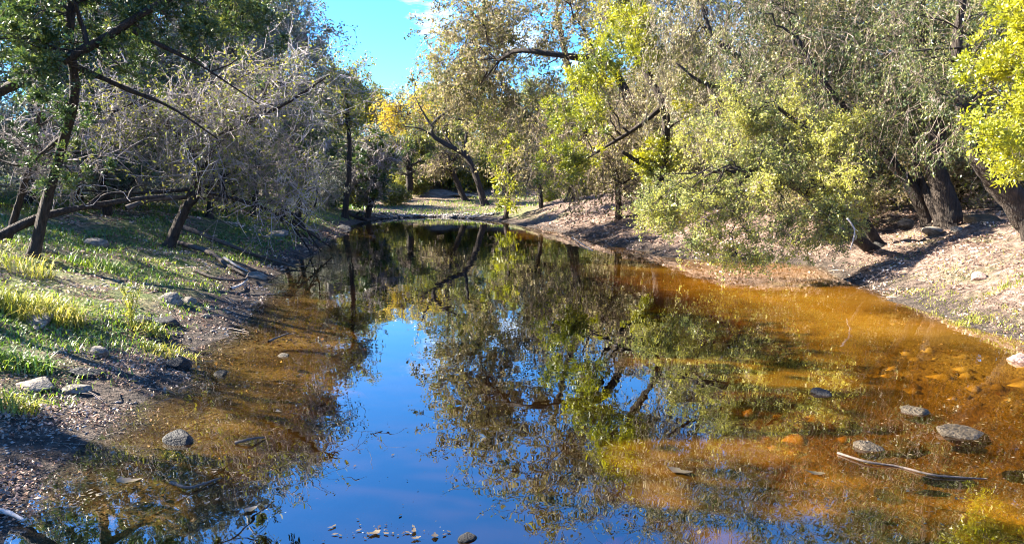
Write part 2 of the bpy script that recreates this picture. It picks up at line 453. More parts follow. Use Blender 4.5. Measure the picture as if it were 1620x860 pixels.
def water_mat():
    m, nd, lk, out = nodes_of('amber pond water')
    tc = nd.new('ShaderNodeTexCoord')
    mp = nd.new('ShaderNodeMapping'); mp.inputs['Scale'].default_value = (1.0, 0.55, 1.0)
    lk.new(tc.outputs['Object'], mp.inputs['Vector'])
    n1 = nd.new('ShaderNodeTexNoise'); n1.inputs['Scale'].default_value = 2.2; n1.inputs['Detail'].default_value = 3
    lk.new(mp.outputs[0], n1.inputs['Vector'])
    bp = nd.new('ShaderNodeBump'); bp.inputs['Strength'].default_value = 0.05; bp.inputs['Distance'].default_value = 0.06
    lk.new(n1.outputs['Fac'], bp.inputs['Height'])
    dep = nd.new('ShaderNodeAttribute'); dep.attribute_name = 'depth'
    n2 = nd.new('ShaderNodeTexNoise'); n2.inputs['Scale'].default_value = 0.55; n2.inputs['Detail'].default_value = 4
    lk.new(tc.outputs['Object'], n2.inputs['Vector'])
    # light is absorbed with depth: red least, blue most
    comb = nd.new('ShaderNodeCombineColor')
    for ch, kk in (('Red', -1.9), ('Green', -3.45), ('Blue', -9.0)):
        k = nd.new('ShaderNodeMath'); k.operation = 'MULTIPLY'; k.inputs[1].default_value = kk
        lk.new(dep.outputs['Fac'], k.inputs[0])
        ex = nd.new('ShaderNodeMath'); ex.operation = 'EXPONENT'; lk.new(k.outputs[0], ex.inputs[0])
        lk.new(ex.outputs[0], comb.inputs[ch])
    tr = nd.new('ShaderNodeBsdfTransparent'); lk.new(comb.outputs[0], tr.inputs['Color'])
    mk = ramp(nd, [(0.35, (0.38, 0.14, 0.005)), (0.65, (0.52, 0.24, 0.015))])
    lk.new(n2.outputs['Fac'], mk.inputs['Fac'])
    dif = nd.new('ShaderNodeBsdfDiffuse'); lk.new(mk.outputs['Color'], dif.inputs['Color'])
    si = nd.new('ShaderNodeAttribute'); si.attribute_name = 'silt'
    mf = nd.new('ShaderNodeMath'); mf.operation = 'MULTIPLY'; mf.inputs[1].default_value = 0.32
    lk.new(si.outputs['Fac'], mf.inputs[0])
    body = nd.new('ShaderNodeMixShader')
    lk.new(mf.outputs[0], body.inputs[0]); lk.new(tr.outputs[0], body.inputs[1]); lk.new(dif.outputs[0], body.inputs[2])
    # mirror share after Schlick, the same from above and from below the surface
    geo = nd.new('ShaderNodeNewGeometry')
    dot = nd.new('ShaderNodeVectorMath'); dot.operation = 'DOT_PRODUCT'
    lk.new(geo.outputs['Incoming'], dot.inputs[0]); lk.new(geo.outputs['Normal'], dot.inputs[1])
    ab = nd.new('ShaderNodeMath'); ab.operation = 'ABSOLUTE'; lk.new(dot.outputs['Value'], ab.inputs[0])
    om = nd.new('ShaderNodeMath'); om.operation = 'SUBTRACT'; om.inputs[0].default_value = 1.0; lk.new(ab.outputs[0], om.inputs[1])
    pw = nd.new('ShaderNodeMath'); pw.operation = 'POWER'; pw.inputs[1].default_value = 5.0; lk.new(om.outputs[0], pw.inputs[0])
    fr = nd.new('ShaderNodeMath'); fr.operation = 'MULTIPLY_ADD'; fr.inputs[1].default_value = 1.0 - F0; fr.inputs[2].default_value = F0
    lk.new(pw.outputs[0], fr.inputs[0])
    gl = nd.new('ShaderNodeBsdfGlossy'); gl.inputs['Roughness'].default_value = 0.0
    lk.new(bp.outputs[0], gl.inputs['Normal'])
    top = nd.new('ShaderNodeMixShader')
    lk.new(fr.outputs[0], top.inputs[0]); lk.new(body.outputs[0], top.inputs[1]); lk.new(gl.outputs[0], top.inputs[2])
    lk.new(top.outputs[0], out.inputs['Surface'])
    return m


# ------------------------------------------------------------------ ground and water
def axis(lo, hi, n, dense, centre):
    u = np.linspace(np.arcsinh((lo - centre) / dense), np.arcsinh((hi - centre) / dense), n)
    return centre + dense * np.sinh(u)


gx = axis(-500, 500, 310, 6.0, 0.0)
gy = axis(-60, 900, 330, 8.0, 6.0)
GX, GY = np.meshgrid(gx, gy)
GH = height(GX, GY)
SD = shore_dist(GX, GY)
idx = np.arange(GX.size).reshape(GX.shape)
quads = np.stack([idx[:-1, :-1], idx[:-1, 1:], idx[1:, 1:], idx[1:, :-1]], -1).reshape(-1, 4)
me = new_mesh('ground', np.stack([GX, GY, GH], -1).reshape(-1, 3), [quads], ground_mat())
rightness = sstep(-2, 3, GX - 0.02 * GY)
green = np.where(SD > 0.5, 0.62 - 0.75 * rightness - 0.25 * sstep(7, 3, GY), -1.0)
green = np.where((rightness > 0.5) & (GY < 13) & (SD > 0), -0.05, green)
green = np.where((GY > 44), 0.15, green)
a = me.attributes.new('green', 'FLOAT', 'POINT'); a.data.foreach_set('value', green.astype(np.float32).ravel())
wet = 1 - sstep(0.02, 0.35, GH)
a = me.attributes.new('wet', 'FLOAT', 'POINT'); a.data.foreach_set('value', wet.astype(np.float32).ravel())
patch = sstep(0.42, 0.62, vnoise(GX * 0.8 + 1.7, GY * 1.25, 171) * 0.75 + vnoise(GX * 2.6, GY * 2.9, 172) * 0.25)
bedm = sstep(-0.02, -0.12, GH) * (rightness * (0.55 + 0.45 * patch) + (1 - rightness) * (0.03 + 0.62 * patch))
a = me.attributes.new('bed', 'FLOAT', 'POINT'); a.data.foreach_set('value', bedm.astype(np.float32).ravel())
tag(link('ground', me), kind='structure')

wx = np.linspace(-16, 16, 260); wy = axis(-1, 56, 300, 9.0, 4.0)
WX, WY = np.meshgrid(wx, wy)
WH = height(WX, WY)
idx = np.arange(WX.size).reshape(WX.shape)
quads = np.stack([idx[:-1, :-1], idx[:-1, 1:], idx[1:, 1:], idx[1:, :-1]], -1).reshape(-1, 4)
quads = quads[(WH.ravel()[quads] < 0.0).any(1)]
used, inv_ = np.unique(quads, return_inverse=True)
V = np.stack([WX.ravel()[used], WY.ravel()[used], np.zeros(len(used))], -1)
me = new_mesh('water', V, [inv_.reshape(-1, 4)], water_mat())
a = me.attributes.new('depth', 'FLOAT', 'POINT')
a.data.foreach_set('value', np.maximum(-WH.ravel()[used], 0).astype(np.float32))
ins = np.maximum(-shore_dist(WX, WY), 0).ravel()[used]
ux, uy = WX.ravel()[used], WY.ravel()[used]
rgt = sstep(-2, 3, ux - 0.02 * uy)
reach = 0.9 + 2.0 * rgt * sstep(9, 14, uy) * (1 - sstep(26, 34, uy)) + 0.5 * rgt * (1 - sstep(9, 14, uy))
silt = np.exp(-np.maximum(ins - reach, 0) / 0.9) * sstep(0.0, 0.4, ins) * (0.45 + 0.55 * sstep(0.3, 0.65, vnoise(ux * 0.7, uy * 0.9, 91))) * (0.10 + 0.90 * rgt) * (1 - 0.5 * rgt * (1 - sstep(7, 9.5, uy)))
silt = np.maximum(silt, 0.5 * sstep(0.60, 0.85, vnoise(ux * 0.75 + 3, uy * 1.1, 95)) * (uy < 9) * (ux > 0.6))
a = me.attributes.new('silt', 'FLOAT', 'POINT')
a.data.foreach_set('value', silt.astype(np.float32))
tag(link('water', me), kind='structure')


# ------------------------------------------------------------------ trees
def ell_targets(ells, n, rng, shell=0.42):
    w = np.array([e[3] for e in ells], float); w /= w.sum()
    k = rng.choice(len(ells), n, p=w)
    d = unit(rng.normal(size=(n, 3))) * (rng.random((n, 1)) ** shell)
    C = np.array([e[0] for e in ells])[k]
    R = np.array([e[1] for e in ells])[k]
    return C + d * R, k


def paths(S, T0, E, K, jit, rng, curve=0.4):
    """Curved gnarled paths from S, leaving along T0, to E."""
    n = len(S)
    D = E - S
    L = np.linalg.norm(D, axis=1, keepdims=True)
    Cp = S + T0 * L * curve + D * 0.25
    t = np.linspace(0, 1, K)[None, :, None]
    P = (1 - t) ** 2 * S[:, None] + 2 * t * (1 - t) * Cp[:, None] + t * t * E[:, None]
    J = rng.normal(size=(n, K, 3))
    J[:, 0] = 0
    J[:, -1] *= 0.3
    return P + J * (jit * L)[:, None]


def tangent_at(P, b, k):
    k0 = np.clip(k, 0, P.shape[1] - 2)
    return unit(P[b, k0 + 1] - P[b, k0])


def smooth_poly(pts, K):
    """Resample a polyline (with radius as 4th column) by Catmull-Rom."""
    pts = np.asarray(pts, float)
    n = len(pts)
    if n == 2:
        t = np.linspace(0, 1, K)[:, None]
        return pts[0] * (1 - t) + pts[1] * t
    u = np.linspace(0, n - 1, K)
    i = np.clip(u.astype(int), 0, n - 2); f = (u - i)[:, None]
    p1, p2 = pts[i], pts[i + 1]
    p0 = np.where((i > 0)[:, None], pts[np.maximum(i - 1, 0)], 2 * p1 - p2)
    p3 = np.where((i + 2 < n)[:, None], pts[np.minimum(i + 2, n - 1)], 2 * p2 - p1)
    q = 0.5 * (2 * p1 + (p2 - p0) * f + (2 * p0 - 5 * p1 + 4 * p2 - p3) * f ** 2 + (3 * p1 - p0 - 3 * p2 + p3) * f ** 3)
    q[:, 3] = np.maximum(q[:, 3], 0.004)
    return q


def leaf_diamonds(C, A, L, W, rng):
    """Folded diamond leaves: centres C, axes A, lengths L, widths W."""
    n = len(C)
    A = unit(A)
    side = unit(np.cross(A, rng.normal(size=(n, 3))))
    nor = np.cross(A, side)
    L = L[:, None]; W = W[:, None]
    b = C - A * L * 0.5
    tip = C + A * L * 0.5
    s1 = C + side * W * 0.5 + nor * W * 0.18 - A * L * 0.06
    s2 = C - side * W * 0.5 + nor * W * 0.18 - A * L * 0.06
    V = np.stack([b, s1, tip, s2], 1).reshape(-1, 3)
    return V, np.arange(4 * n).reshape(-1, 4)


def trunk_mesh(pts, S, mat, name='trunk', K=14, flare=1.8, rng=None, gnarl=0.12):
    q = smooth_poly(pts, K)
    P = q[None, :, :3].copy(); R = q[None, :, 3].copy()
    if flare:
        R[0, 0] *= flare; R[0, 1] *= 1 + (flare - 1) * 0.25
    V, F = tubes(P, R, S)
    if rng is not None:
        ctr = np.repeat(P[0], S, 0)
        rr = 1 + gnarl * rng.normal(size=(len(V), 1))
        lobes = 1 + 0.10 * np.sin(np.tile(np.arange(S) / S * 2 * pi * 3, K) + np.repeat(np.arange(K) * 0.35, S))[:, None]
        V = ctr + (V - ctr) * rr * lobes
    # pointed end
    end = P[0, -1] + unit(P[0, -1] - P[0, -2]) * R[0, -1]
    n = len(V)
    V = np.vstack([V, end])
    tri = np.array([[n - S + i, n - S + (i + 1) % S, n] for i in range(S)])
    return new_mesh(name, V, [F, tri], mat)


def px_ell(cx, cy, d, rx, ry, rd, w=None):
    """Crown lobe seen at a photo pixel, d metres away, rx/ry in photo pixels, rd metres deep."""
    c = at(cx, cy, d)
    R = np.array([rx * d / FPX, rd, ry * d / FPX])
    return (c, R, w if w is not None else float(np.prod(R) ** 0.67), rx * ry, d)


DENSE = 1.22


def tree(name, label, cat, trunks, lobes, seed, bark='bark_dark', twig='twig_tan', leaf='leaf_oak_grey', style='leaf',
         cover=1.3, n1=7, n2=46, n3=5, n4=4, limbs=(), group=None, leaf_k=1.0, droop=0.0, twig_len=1.0, t0=0.35, twig_r=1.0, aspect=0.5, sides=9, puff=1.0, jit=0.05):
    """trunks / limbs: lists of polylines of (x, y, z, radius); lobes: px_ell crown lobes."""
    rng = np.random.default_rng(seed)
    base = np.array(trunks[0][0][:3])
    root = link(name, None, loc=base)
    root.empty_display_size = 0.3
    tag(root, label, cat, group)
    d = float(np.mean([e[4] for e in lobes])) if lobes else float(base[1])
    sh = lambda pts: [(*(np.array(p[:3]) - base), p[3]) for p in pts]
    allP, allR = [], []
    for pts in trunks:
        p = sh(pts)
        p0 = list(p[0]); p0[2] -= 0.12
        p = [tuple(p0)] + p[1:]
        link('trunk', trunk_mesh(p, sides + 5, M[bark], K=34, rng=rng, gnarl=0.075), root)
        q = smooth_poly(p, 12)
        allP.append(q[:, :3]); allR.append(q[:, 3])
    for pts in limbs:
        p = sh(pts)
        link('limb', trunk_mesh(p, 7, M[bark], 'limb', 14, 0, rng, 0.14), root)
        q = smooth_poly(p, 12)
        allP.append(q[:, :3]); allR.append(q[:, 3])
    if not lobes:
        return root
    E = [((e[0] - base), e[1], e[2], e[2]) for e in lobes]
    size = np.mean([np.prod(e[1]) ** (1 / 3) for e in lobes])
    # level 1: limbs from trunk to targets in the crown
    TP = np.concatenate([p[int(len(p) * t0):] for p in allP]); TR = np.concatenate([r[int(len(r) * t0):] for r in allR])
    TT = np.concatenate([unit(np.gradient(p, axis=0))[int(len(p) * t0):] for p in allP])
    tg, _ = ell_targets(E, n1, rng)
    K1 = 9
    cost = np.linalg.norm(tg[:, None] - TP[None], axis=2) + 0.6 * np.maximum(TP[None, :, 2] - tg[:, None, 2], 0) + 0.25 * size * rng.random((n1, len(TP)))
    k = cost.argmin(1)
    S0 = TP[k]; r0 = np.clip(TR[k] * 0.62, 0.012, 0.2)
    P1 = paths(S0, unit(TT[k] * 0.7 + rng.normal(size=(n1, 3)) * 0.25 + np.array([0, 0, 0.25])), tg, K1, jit * 0.8, rng, 0.35)
    R1 = r0[:, None] * np.linspace(1, 0.22, K1)[None]
    for b in range(n1):
        V, F = tubes(P1[b:b + 1], R1[b:b + 1], 6)
        link('limb', new_mesh('limb', V, [F], M[bark]), root)
    # level 2
    acc = Acc()
    tg2, kk = ell_targets(E, n2, rng, 0.5)
    nodes = np.concatenate([P1[:, 2:].reshape(-1, 3), TP]); nr = np.concatenate([R1[:, 2:].ravel(), TR * 0.5])
    nt = np.concatenate([unit(np.gradient(P1, axis=1))[:, 2:].reshape(-1, 3), TT])
    c = np.linalg.norm(tg2[:, None] - nodes[None], axis=2) + 0.3 * size * rng.random((n2, len(nodes)))
    k = c.argmin(1)
    K2 = 7
    P2 = paths(nodes[k], unit(nt[k] + rng.normal(size=(n2, 3)) * 0.4), tg2, K2, jit, rng)
    R2 = np.clip(nr[k] * 0.6, 0.008, 0.06)[:, None] * np.linspace(1, 0.3, K2)[None]
    V, F = tubes(P2, R2, 5); acc.add(V, F)
    tag(link('branchwork', acc.mesh('branchwork', M[bark]), root), kind='stuff')
    acc = Acc()
    # level 3
    s3 = 0.34 * size * twig_len ** 0.5
    N3 = n2 * n3
    b = np.repeat(np.arange(n2), n3)
    kk3 = rng.integers(2, K2, N3)
    S3 = P2[b, kk3]
    tg3 = S3 + tangent_at(P2, b, kk3) * s3 * 0.5 + rng.normal(size=(N3, 3)) * s3 * 0.6 + np.array([0, 0, -droop * s3 * 0.6])
    K3 = 4
    P3 = paths(S3, unit(tangent_at(P2, b, kk3) + rng.normal(size=(N3, 3)) * 0.4), tg3, K3, jit * 1.2, rng)
    rmin = max(0.003, d * 0.00028) * twig_r
    R3 = np.maximum(R2[b, kk3] * 0.55, rmin * 1.4)[:, None] * np.linspace(1, 0.5, K3)[None]
    V, F = tubes(P3, R3, 3); acc.add(V, F)
    # level 4 twigs
    N4 = N3 * n4
    b4 = np.repeat(np.arange(N3), n4)
    k4 = rng.integers(1, K3, N4)
    s4 = 0.45 * s3 * twig_len
    S4 = P3[b4, k4]
    tg4 = S4 + tangent_at(P3, b4, k4) * s4 * 0.45 + rng.normal(size=(N4, 3)) * s4 * 0.55 + np.array([0, 0, -droop * s4])
    K4 = 3
    P4 = paths(S4, unit(tangent_at(P3, b4, k4) + rng.normal(size=(N4, 3)) * 0.4), tg4, K4, jit * 1.5, rng)
    R4 = np.full((N4, K4), rmin) * np.linspace(1, 0.6, K4)[None]
    V, F = tubes(P4, R4, 3); acc.add(V, F)
    tag(link('twigwork', acc.mesh('twigwork', M[twig]), root), kind='stuff')
    if not leaf:
        return root
    ll = np.clip(d * 0.0038, 0.042, 0.17) * leaf_k
    area = sum(e[3] for e in lobes) * pi * 0.4
    n = int(cover * DENSE * area / (1.7 * leaf_k ** 2))
    if style == 'leaf':
        bi = rng.integers(0, N4, n); ki = rng.integers(1, K4, n)
        C = P4[bi, ki] + rng.normal(size=(n, 3)) * ll * 0.7
        A = rng.normal(size=(n, 3)) * 0.8 + tangent_at(P4, bi, ki) * 0.5 + np.array([0, 0, -droop * 1.2])
        L = ll * (0.6 + 0.8 * rng.random(n))
        V, F = leaf_diamonds(C, A, L, L * aspect * (0.8 + 0.4 * rng.random(n)), rng)
    else:
        pr = np.clip(d * 0.0095, 0.11, 0.32) * puff
        per = 44
        m = max(1, n // per)
        bi = rng.integers(0, N4, m)
        ctr = P4[bi, -1]
        ax = unit(tangent_at(P4, bi, np.full(m, K4 - 2)) + np.array([0, 0, 0.7]) + 0.3 * rng.normal(size=(m, 3)))
        sz = pr * (0.6 + 0.8 * rng.random(m))
        dirs = unit(rng.normal(size=(m, per, 3)) + ax[:, None] * 0.9)
        rad = rng.random((m, per, 1)) ** 0.6
        C = (ctr[:, None] + dirs * rad * sz[:, None, None] + ax[:, None] * sz[:, None, None] * 0.2).reshape(-1, 3)
        A = (dirs + 0.35 * rng.normal(size=dirs.shape)).reshape(-1, 3)
        nn = len(C)
        L = ll * 1.2 * (0.6 + 0.8 * rng.random(nn))
        V, F = leaf_diamonds(C, A, L, L * 0.42, rng)
    tag(link('foliage', new_mesh('foliage', V, [F], M[leaf], smooth=False), root), kind='stuff')
    return root


def copy_tree(root, loc, rz, s, label, group):
    r = root.copy(); COL.objects.link(r)
    r.location = loc; r.rotation_euler = (0, 0, rz); r.scale = (s, s, s)
    r['label'] = label
    if group: r['group'] = group
    for ch in list(root.children):
        c = ch.copy(); COL.objects.link(c); c.parent = r
    return r


def stem(base_px, pts, r0, r1, d=None):
    """Trunk polyline from a base pixel on the ground through further photo pixels (px, py[, extra depth])."""
    b = hit(*base_px) if d is None else at(base_px[0], base_px[1], d)
    out = [b]
    for p in pts:
        out.append(at(p[0], p[1], b[1] + (p[2] if len(p) > 2 else 0)))
    n = len(out)
    return [(*q, r0 + (r1 - r0) * i / (n - 1)) for i, q in enumerate(out)]


def limb_px(pts, r0, r1):
    n = len(pts)
    return [(*at(*p), r0 + (r1 - r0) * i / (n - 1)) for i, p in enumerate(pts)]


# ---- left bank
d0 = hit(50, 405)[1]
tree('juniper_tree', 'big dark juniper nearest on the left bank, its canopy hanging over the top corner', 'tree',
     [stem((50, 405), [(75, 310), (100, 225), (118, 150, -0.4), (110, 40, -0.6), (130, -120, -0.8)], 0.075, 0.045)],
     [px_ell(70, 70, d0 - 1, 150, 110, 1.6), px_ell(270, -10, d0 - 0.5, 170, 75, 1.5), px_ell(25, 195, d0 - 0.5, 50, 45, 0.6),
      px_ell(120, 255, d0, 60, 40, 0.5), px_ell(60, -120, d0 - 1, 220, 110, 1.8), px_ell(400, 5, d0 + 1, 60, 50, 0.9)],
     11, 'bark_dark', 'twig_dark', 'leaf_juniper_dark', 'puff', cover=1.25, n1=10, n2=90,
     limbs=[limb_px([(-40, 165, d0 - 1.2), (60, 115, d0 - 1.2), (155, 65, d0 - 1.0), (245, 10, d0 - 0.8), (330, -40, d0 - 0.6)], 0.075, 0.03),
            limb_px([(118, 105, d0 - 0.5), (210, 145, d0 - 0.3), (270, 170, d0 - 0.1), (345, 220, d0 + 0.3)], 0.04, 0.010),
            limb_px([(210, 50, d0 - 0.8), (280, 85, d0 - 0.6), (320, 105, d0 - 0.5), (410, 165, d0 - 0.2)], 0.035, 0.008),
            limb_px([(100, 215, d0), (40, 260, d0 + 0.2), (-10, 250, d0 + 0.3)], 0.035, 0.012)])

b0 = hit(265, 390)
d1 = b0[1]
tree('bare_tree', 'bare leaning tree whose grey twigs spread low above the fallen branches on the left', 'tree',
     [stem((265, 390), [(290, 335), (312, 300), (300, 240, 0.2), (250, 180, 0.4)], 0.11, 0.05)],
     [px_ell(350, 220, d1, 190, 90, 2.2), px_ell(230, 180, d1 + 0.5, 150, 90, 1.8), px_ell(440, 290, d1 + 0.8, 90, 55, 1.5), px_ell(420, 150, d1 + 1, 130, 80, 1.8)],
     12, 'bark_dark', 'twig_grey', 'leaf_oak_olive', cover=0.30, n1=12, n2=105, n3=6, n4=5, droop=0.15, twig_len=1.5, jit=0.10, twig_r=1.45,
     limbs=[limb_px([(300, 310, d1), (350, 220, d1 - 0.2), (450, 165, d1 - 0.1), (520, 120, d1)], 0.06, 0.015),
            limb_px([(312, 300, d1), (390, 320, d1 + 0.3), (450, 345, d1 + 1.2), (500, 390, d1 + 2.4)], 0.045, 0.012),
            limb_px([(305, 300, d1), (200, 305, d1 - 0.4), (120, 300, d1 - 0.8)], 0.045, 0.012)])

b0 = hit(122, 318); d2 = b0[1]
tree('juniper_tree', 'slim brown juniper with a bare lower trunk standing behind the nearest left juniper', 'tree',
     [stem((122, 318), [(130, 250), (138, 180), (150, 80), (150, -80)], 0.12, 0.06)],
     [px_ell(150, 60, d2, 130, 90, 1.8), px_ell(130, -90, d2, 150, 110, 2.0)], 13, 'bark_brown', 'twig_grey', 'leaf_juniper_dark', 'puff', cover=0.9, n1=9, n2=70, twig_len=1.3)
b0 = hit(186, 312); d3 = b0[1]
tree('bare_tree', 'dead dark forked tree with a tangle of pale twigs behind the nearest left trunks', 'tree',
     [stem((186, 312), [(190, 260), (205, 200), (260, 120), (300, 20)], 0.15, 0.05), stem((205, 314), [(225, 260), (250, 200), (240, 110)], 0.10, 0.04)],
     [px_ell(230, 170, d3, 170, 120, 2.5), px_ell(340, 60, d3 + 1, 150, 120, 2.5)], 14, 'bark_dark', 'twig_grey', 'leaf_drab', cover=0.3, n1=10, n2=70, n3=5, n4=5, twig_len=1.5, jit=0.09, twig_r=1.7)
b0 = hit(8, 378); d4 = b0[1]
tree('bare_tree', 'thin bare sapling leaning in at the left edge among grass', 'tree',
     [stem((8, 378), [(30, 320), (50, 250), (62, 180)], 0.06, 0.025)],
     [px_ell(70, 240, d4, 90, 80, 1.0)], 15, 'bark_dark', 'twig_grey', None, n1=6, n2=30, n3=5, n4=4, twig_len=1.4, twig_r=1.7)

b0 = hit(523, 328); d5 = b0[1]
tree('juniper_tree', 'dark spreading juniper with a short grey trunk at the far end of the left bank', 'tree',
     [stem((523, 328), [(522, 300), (520, 270), (515, 220)], 0.33, 0.16)],
     [px_ell(540, 235, d5, 75, 45, 2.2), px_ell(480, 250, d5, 60, 40, 2.2), px_ell(530, 285, d5 - 0.5, 85, 28, 2)],
     16, 'bark_grey', 'twig_grey', 'leaf_juniper_dark', 'puff', cover=0.95, n1=10, n2=70, droop=0.25, twig_len=1.4)
for (bx, by, cx, cy, rx, ry, dd, lf, st, sd, lab) in [
    (470, 315, 470, 110, 85, 110, 29, 'leaf_drab', 'leaf', 21, 'tall grey green oak rising beside the sky gap on the left bank'),
    (545, 318, 545, 140, 52, 60, 38, 'leaf_oak_olive', 'leaf', 22, 'rounded olive oak reaching out into the sky gap from the left'),
    (400, 318, 390, 110, 110, 130, 25, 'leaf_drab', 'leaf', 23, 'wide grey green oak behind the bare leaning tree'),
    (330, 318, 320, 40, 130, 120, 22, 'leaf_drab', 'leaf', 24, 'leafy grey oak above the dead tangle at the top left'),
    (440, 318, 455, 215, 65, 60, 27, 'leaf_juniper_dark', 'puff', 25, 'dense dark green juniper low among the grey oaks on the left'),
    (580, 322, 590, 255, 40, 55, 42, 'leaf_juniper_dark', 'puff', 26, 'small dark juniper at the left end of the far bank')]:
    p = at(bx, by, dd); p[2] = h1(p[0], p[1])
    top = at(cx, cy - ry * 0.3, dd)
    mid = (p + top) / 2 + np.array([0.25, 0, 0])
    r0 = 0.0042 * dd
    lobes = [px_ell(cx, cy, dd, rx, ry, rx * dd / FPX)]
    if cy - ry < 60: lobes.append(px_ell(cx - 30, cy - ry * 0.7, dd + 1, rx * 0.9, ry * 0.6, rx * dd / FPX))
    lobes.append(px_ell(cx - rx * 0.2, cy + ry * 0.8, dd, rx * 0.9, ry * 0.4, rx * 0.8 * dd / FPX))
    tree('juniper_tree' if st == 'puff' else 'oak_tree', lab, 'tree', [[(*p, r0), (*mid, r0 * 0.7), (*top, r0 * 0.3)]], lobes, sd,
         'bark_dark', 'twig_grey', lf, st, cover=1.25, n1=9, n2=70, n3=5, n4=4, twig_len=1.3, twig_r=1.4)

# ---- far end
b0 = hit(768, 325); d6 = b0[1]
tree('oak_tree', 'leaning dark trunked oak at the head of the pond with a crooked bare elbow', 'tree',
     [stem((768, 325), [(752, 275), (735, 245), (705, 228), (684, 212), (690, 190), (720, 170)], 0.23, 0.09)],
     [px_ell(715, 150, d6 + 2, 75, 42, 2.5), px_ell(785, 200, d6 + 3, 55, 60, 2.5), px_ell(660, 195, d6 + 2, 34, 26, 1.5), px_ell(750, 115, d6 + 2, 75, 40, 3)],
     31, 'bark_dark', 'twig_tan', 'leaf_oak_olive', 'leaf', cover=0.85, n1=10, n2=70, droop=0.4,
     limbs=[limb_px([(735, 245, d6), (738, 210, d6 + 0.5), (742, 175, d6 + 1)], 0.13, 0.04), limb_px([(705, 228, d6), (668, 205, d6), (640, 200, d6 - .5)], .09, .03),
            limb_px([(686, 205, d6), (668, 175, d6), (655, 150, d6)], .09, .03), limb_px([(700, 182, d6), (735, 190, d6), (770, 180, d6)], .08, .03), limb_px([(720, 238, d6), (700, 205, d6 + .6), (715, 195, d6 + 1)], .08, .03)])
b0 = hit(737, 318); d7 = b0[1]
tree('oak_tree', 'small crooked oak behind the leaning one on the far bank', 'tree',
     [stem((737, 318), [(722, 285), (712, 262), (725, 245)], 0.24, 0.1)],
     [px_ell(715, 245, d7, 55, 30, 3.0), px_ell(690, 262, d7, 30, 18, 2)], 32, 'bark_dark', 'twig_tan', 'leaf_oak_grey', 'leaf', cover=0.9, n1=7, n2=40, droop=0.5)
p = hit(690, 290); dd = max(p[1], 66.0)
def simple(px, dd, cx, cy, lobes, seed, name, lab, **kw):
    p = at(px, 300, dd); p[2] = h1(p[0], p[1])
    top = at(cx, cy, dd)
    mid = (p + top) / 2 + np.array([0.2, 0, 0])
    r0 = kw.pop('r0', 0.006 * dd)
    return tree(name, lab, 'tree', [[(*p, r0), (*mid, r0 * 0.7), (*top, r0 * 0.3)]], lobes, seed, **kw)
simple(640, 64, 640, 190, [px_ell(625, 195, 64, 52, 42, 4), px_ell(660, 165, 64, 45, 35, 4), px_ell(610, 215, 64, 35, 25, 3)], 33,
       'autumn_tree', 'golden yellow autumn tree in the middle distance below the sky gap', leaf='leaf_gold', cover=1.3, n1=8, n2=60, leaf_k=1.1)
simple(700, 70, 705, 170, [px_ell(700, 175, 70, 60, 45, 5), px_ell(740, 145, 70, 60, 35, 5)], 34, 'oak_tree',
       'yellow green oak just right of the golden autumn tree', leaf='leaf_oak_olive', cover=1.2, n1=8, n2=60, leaf_k=1.1)
simple(645, 58, 643, 240, [px_ell(643, 243, 58, 20, 30, 1.6), px_ell(650, 262, 58, 25, 20, 1.6)], 35, 'juniper_tree',
       'small dark upright juniper standing under the golden tree', leaf='leaf_juniper_dark', style='puff', cover=1.2, n1=6, n2=30)
simple(690, 74, 690, 250, [px_ell(680, 250, 74, 60, 32, 4), px_ell(610, 250, 76, 50, 32, 4)], 36, 'oak_tree', 'low pale olive thicket tree closing the far end of the pond', leaf='leaf_oak_olive', cover=1.4, n1=8, n2=50)

# ---- right bank
b0 = hit(857, 328); d8 = b0[1]
tree('oak_tree', 'big grey tan oak with long dark limbs over the middle of the right bank', 'tree',
     [stem((905, 318), [(915, 250), (920, 180), (900, 110), (880, 20)], 0.28, 0.12)],
     [px_ell(870, 60, 31, 150, 110, 4.5), px_ell(770, 130, 32, 95, 75, 3.5), px_ell(830, 190, 32, 80, 70, 3), px_ell(760, 40, 33, 80, 50, 3), px_ell(930, -60, 31, 190, 90, 5), px_ell(738, 25, 32, 40, 50, 2.0), px_ell(690, 118, 34, 42, 26, 1.8)],
     41, 'bark_dark', 'twig_tan', 'leaf_oak_grey', 'leaf', cover=0.95, n1=14, n2=130, n3=6, n4=4, droop=0.35, twig_len=1.2,
     limbs=[limb_px([(1010, 190, 29), (965, 100, 29), (920, 92, 28.5), (870, 85, 28.5), (820, 80, 29), (790, 95, 30)], 0.17, 0.06),
            limb_px([(960, 130, 29), (935, 75, 29), (920, 40, 29.5)], 0.10, 0.05)])
tree('oak_tree', 'short dark trunked young oak at the foot of the right bank near the far end', 'tree',
     [stem((857, 330), [(855, 308), (852, 285), (858, 250)], 0.13, 0.07)],
     [px_ell(850, 255, d8, 55, 35, 1.8)], 42, 'bark_dark', 'twig_tan', 'leaf_oak_grey', 'leaf', cover=0.8, n1=7, n2=46, droop=0.3)
simple(800, 40, 800, 230, [px_ell(790, 285, 39, 34, 32, 1.2), px_ell(800, 240, 40, 40, 40, 2), px_ell(815, 306, 39, 30, 16, 1.0)], 43, 'juniper_tree',
       'small bright yellow juniper low beside the leaning oak', leaf='leaf_juniper', style='puff', cover=0.9, n1=6, n2=34, r0=0.14)
p = at(1040, 330, 24); p[2] = h1(p[0], p[1])
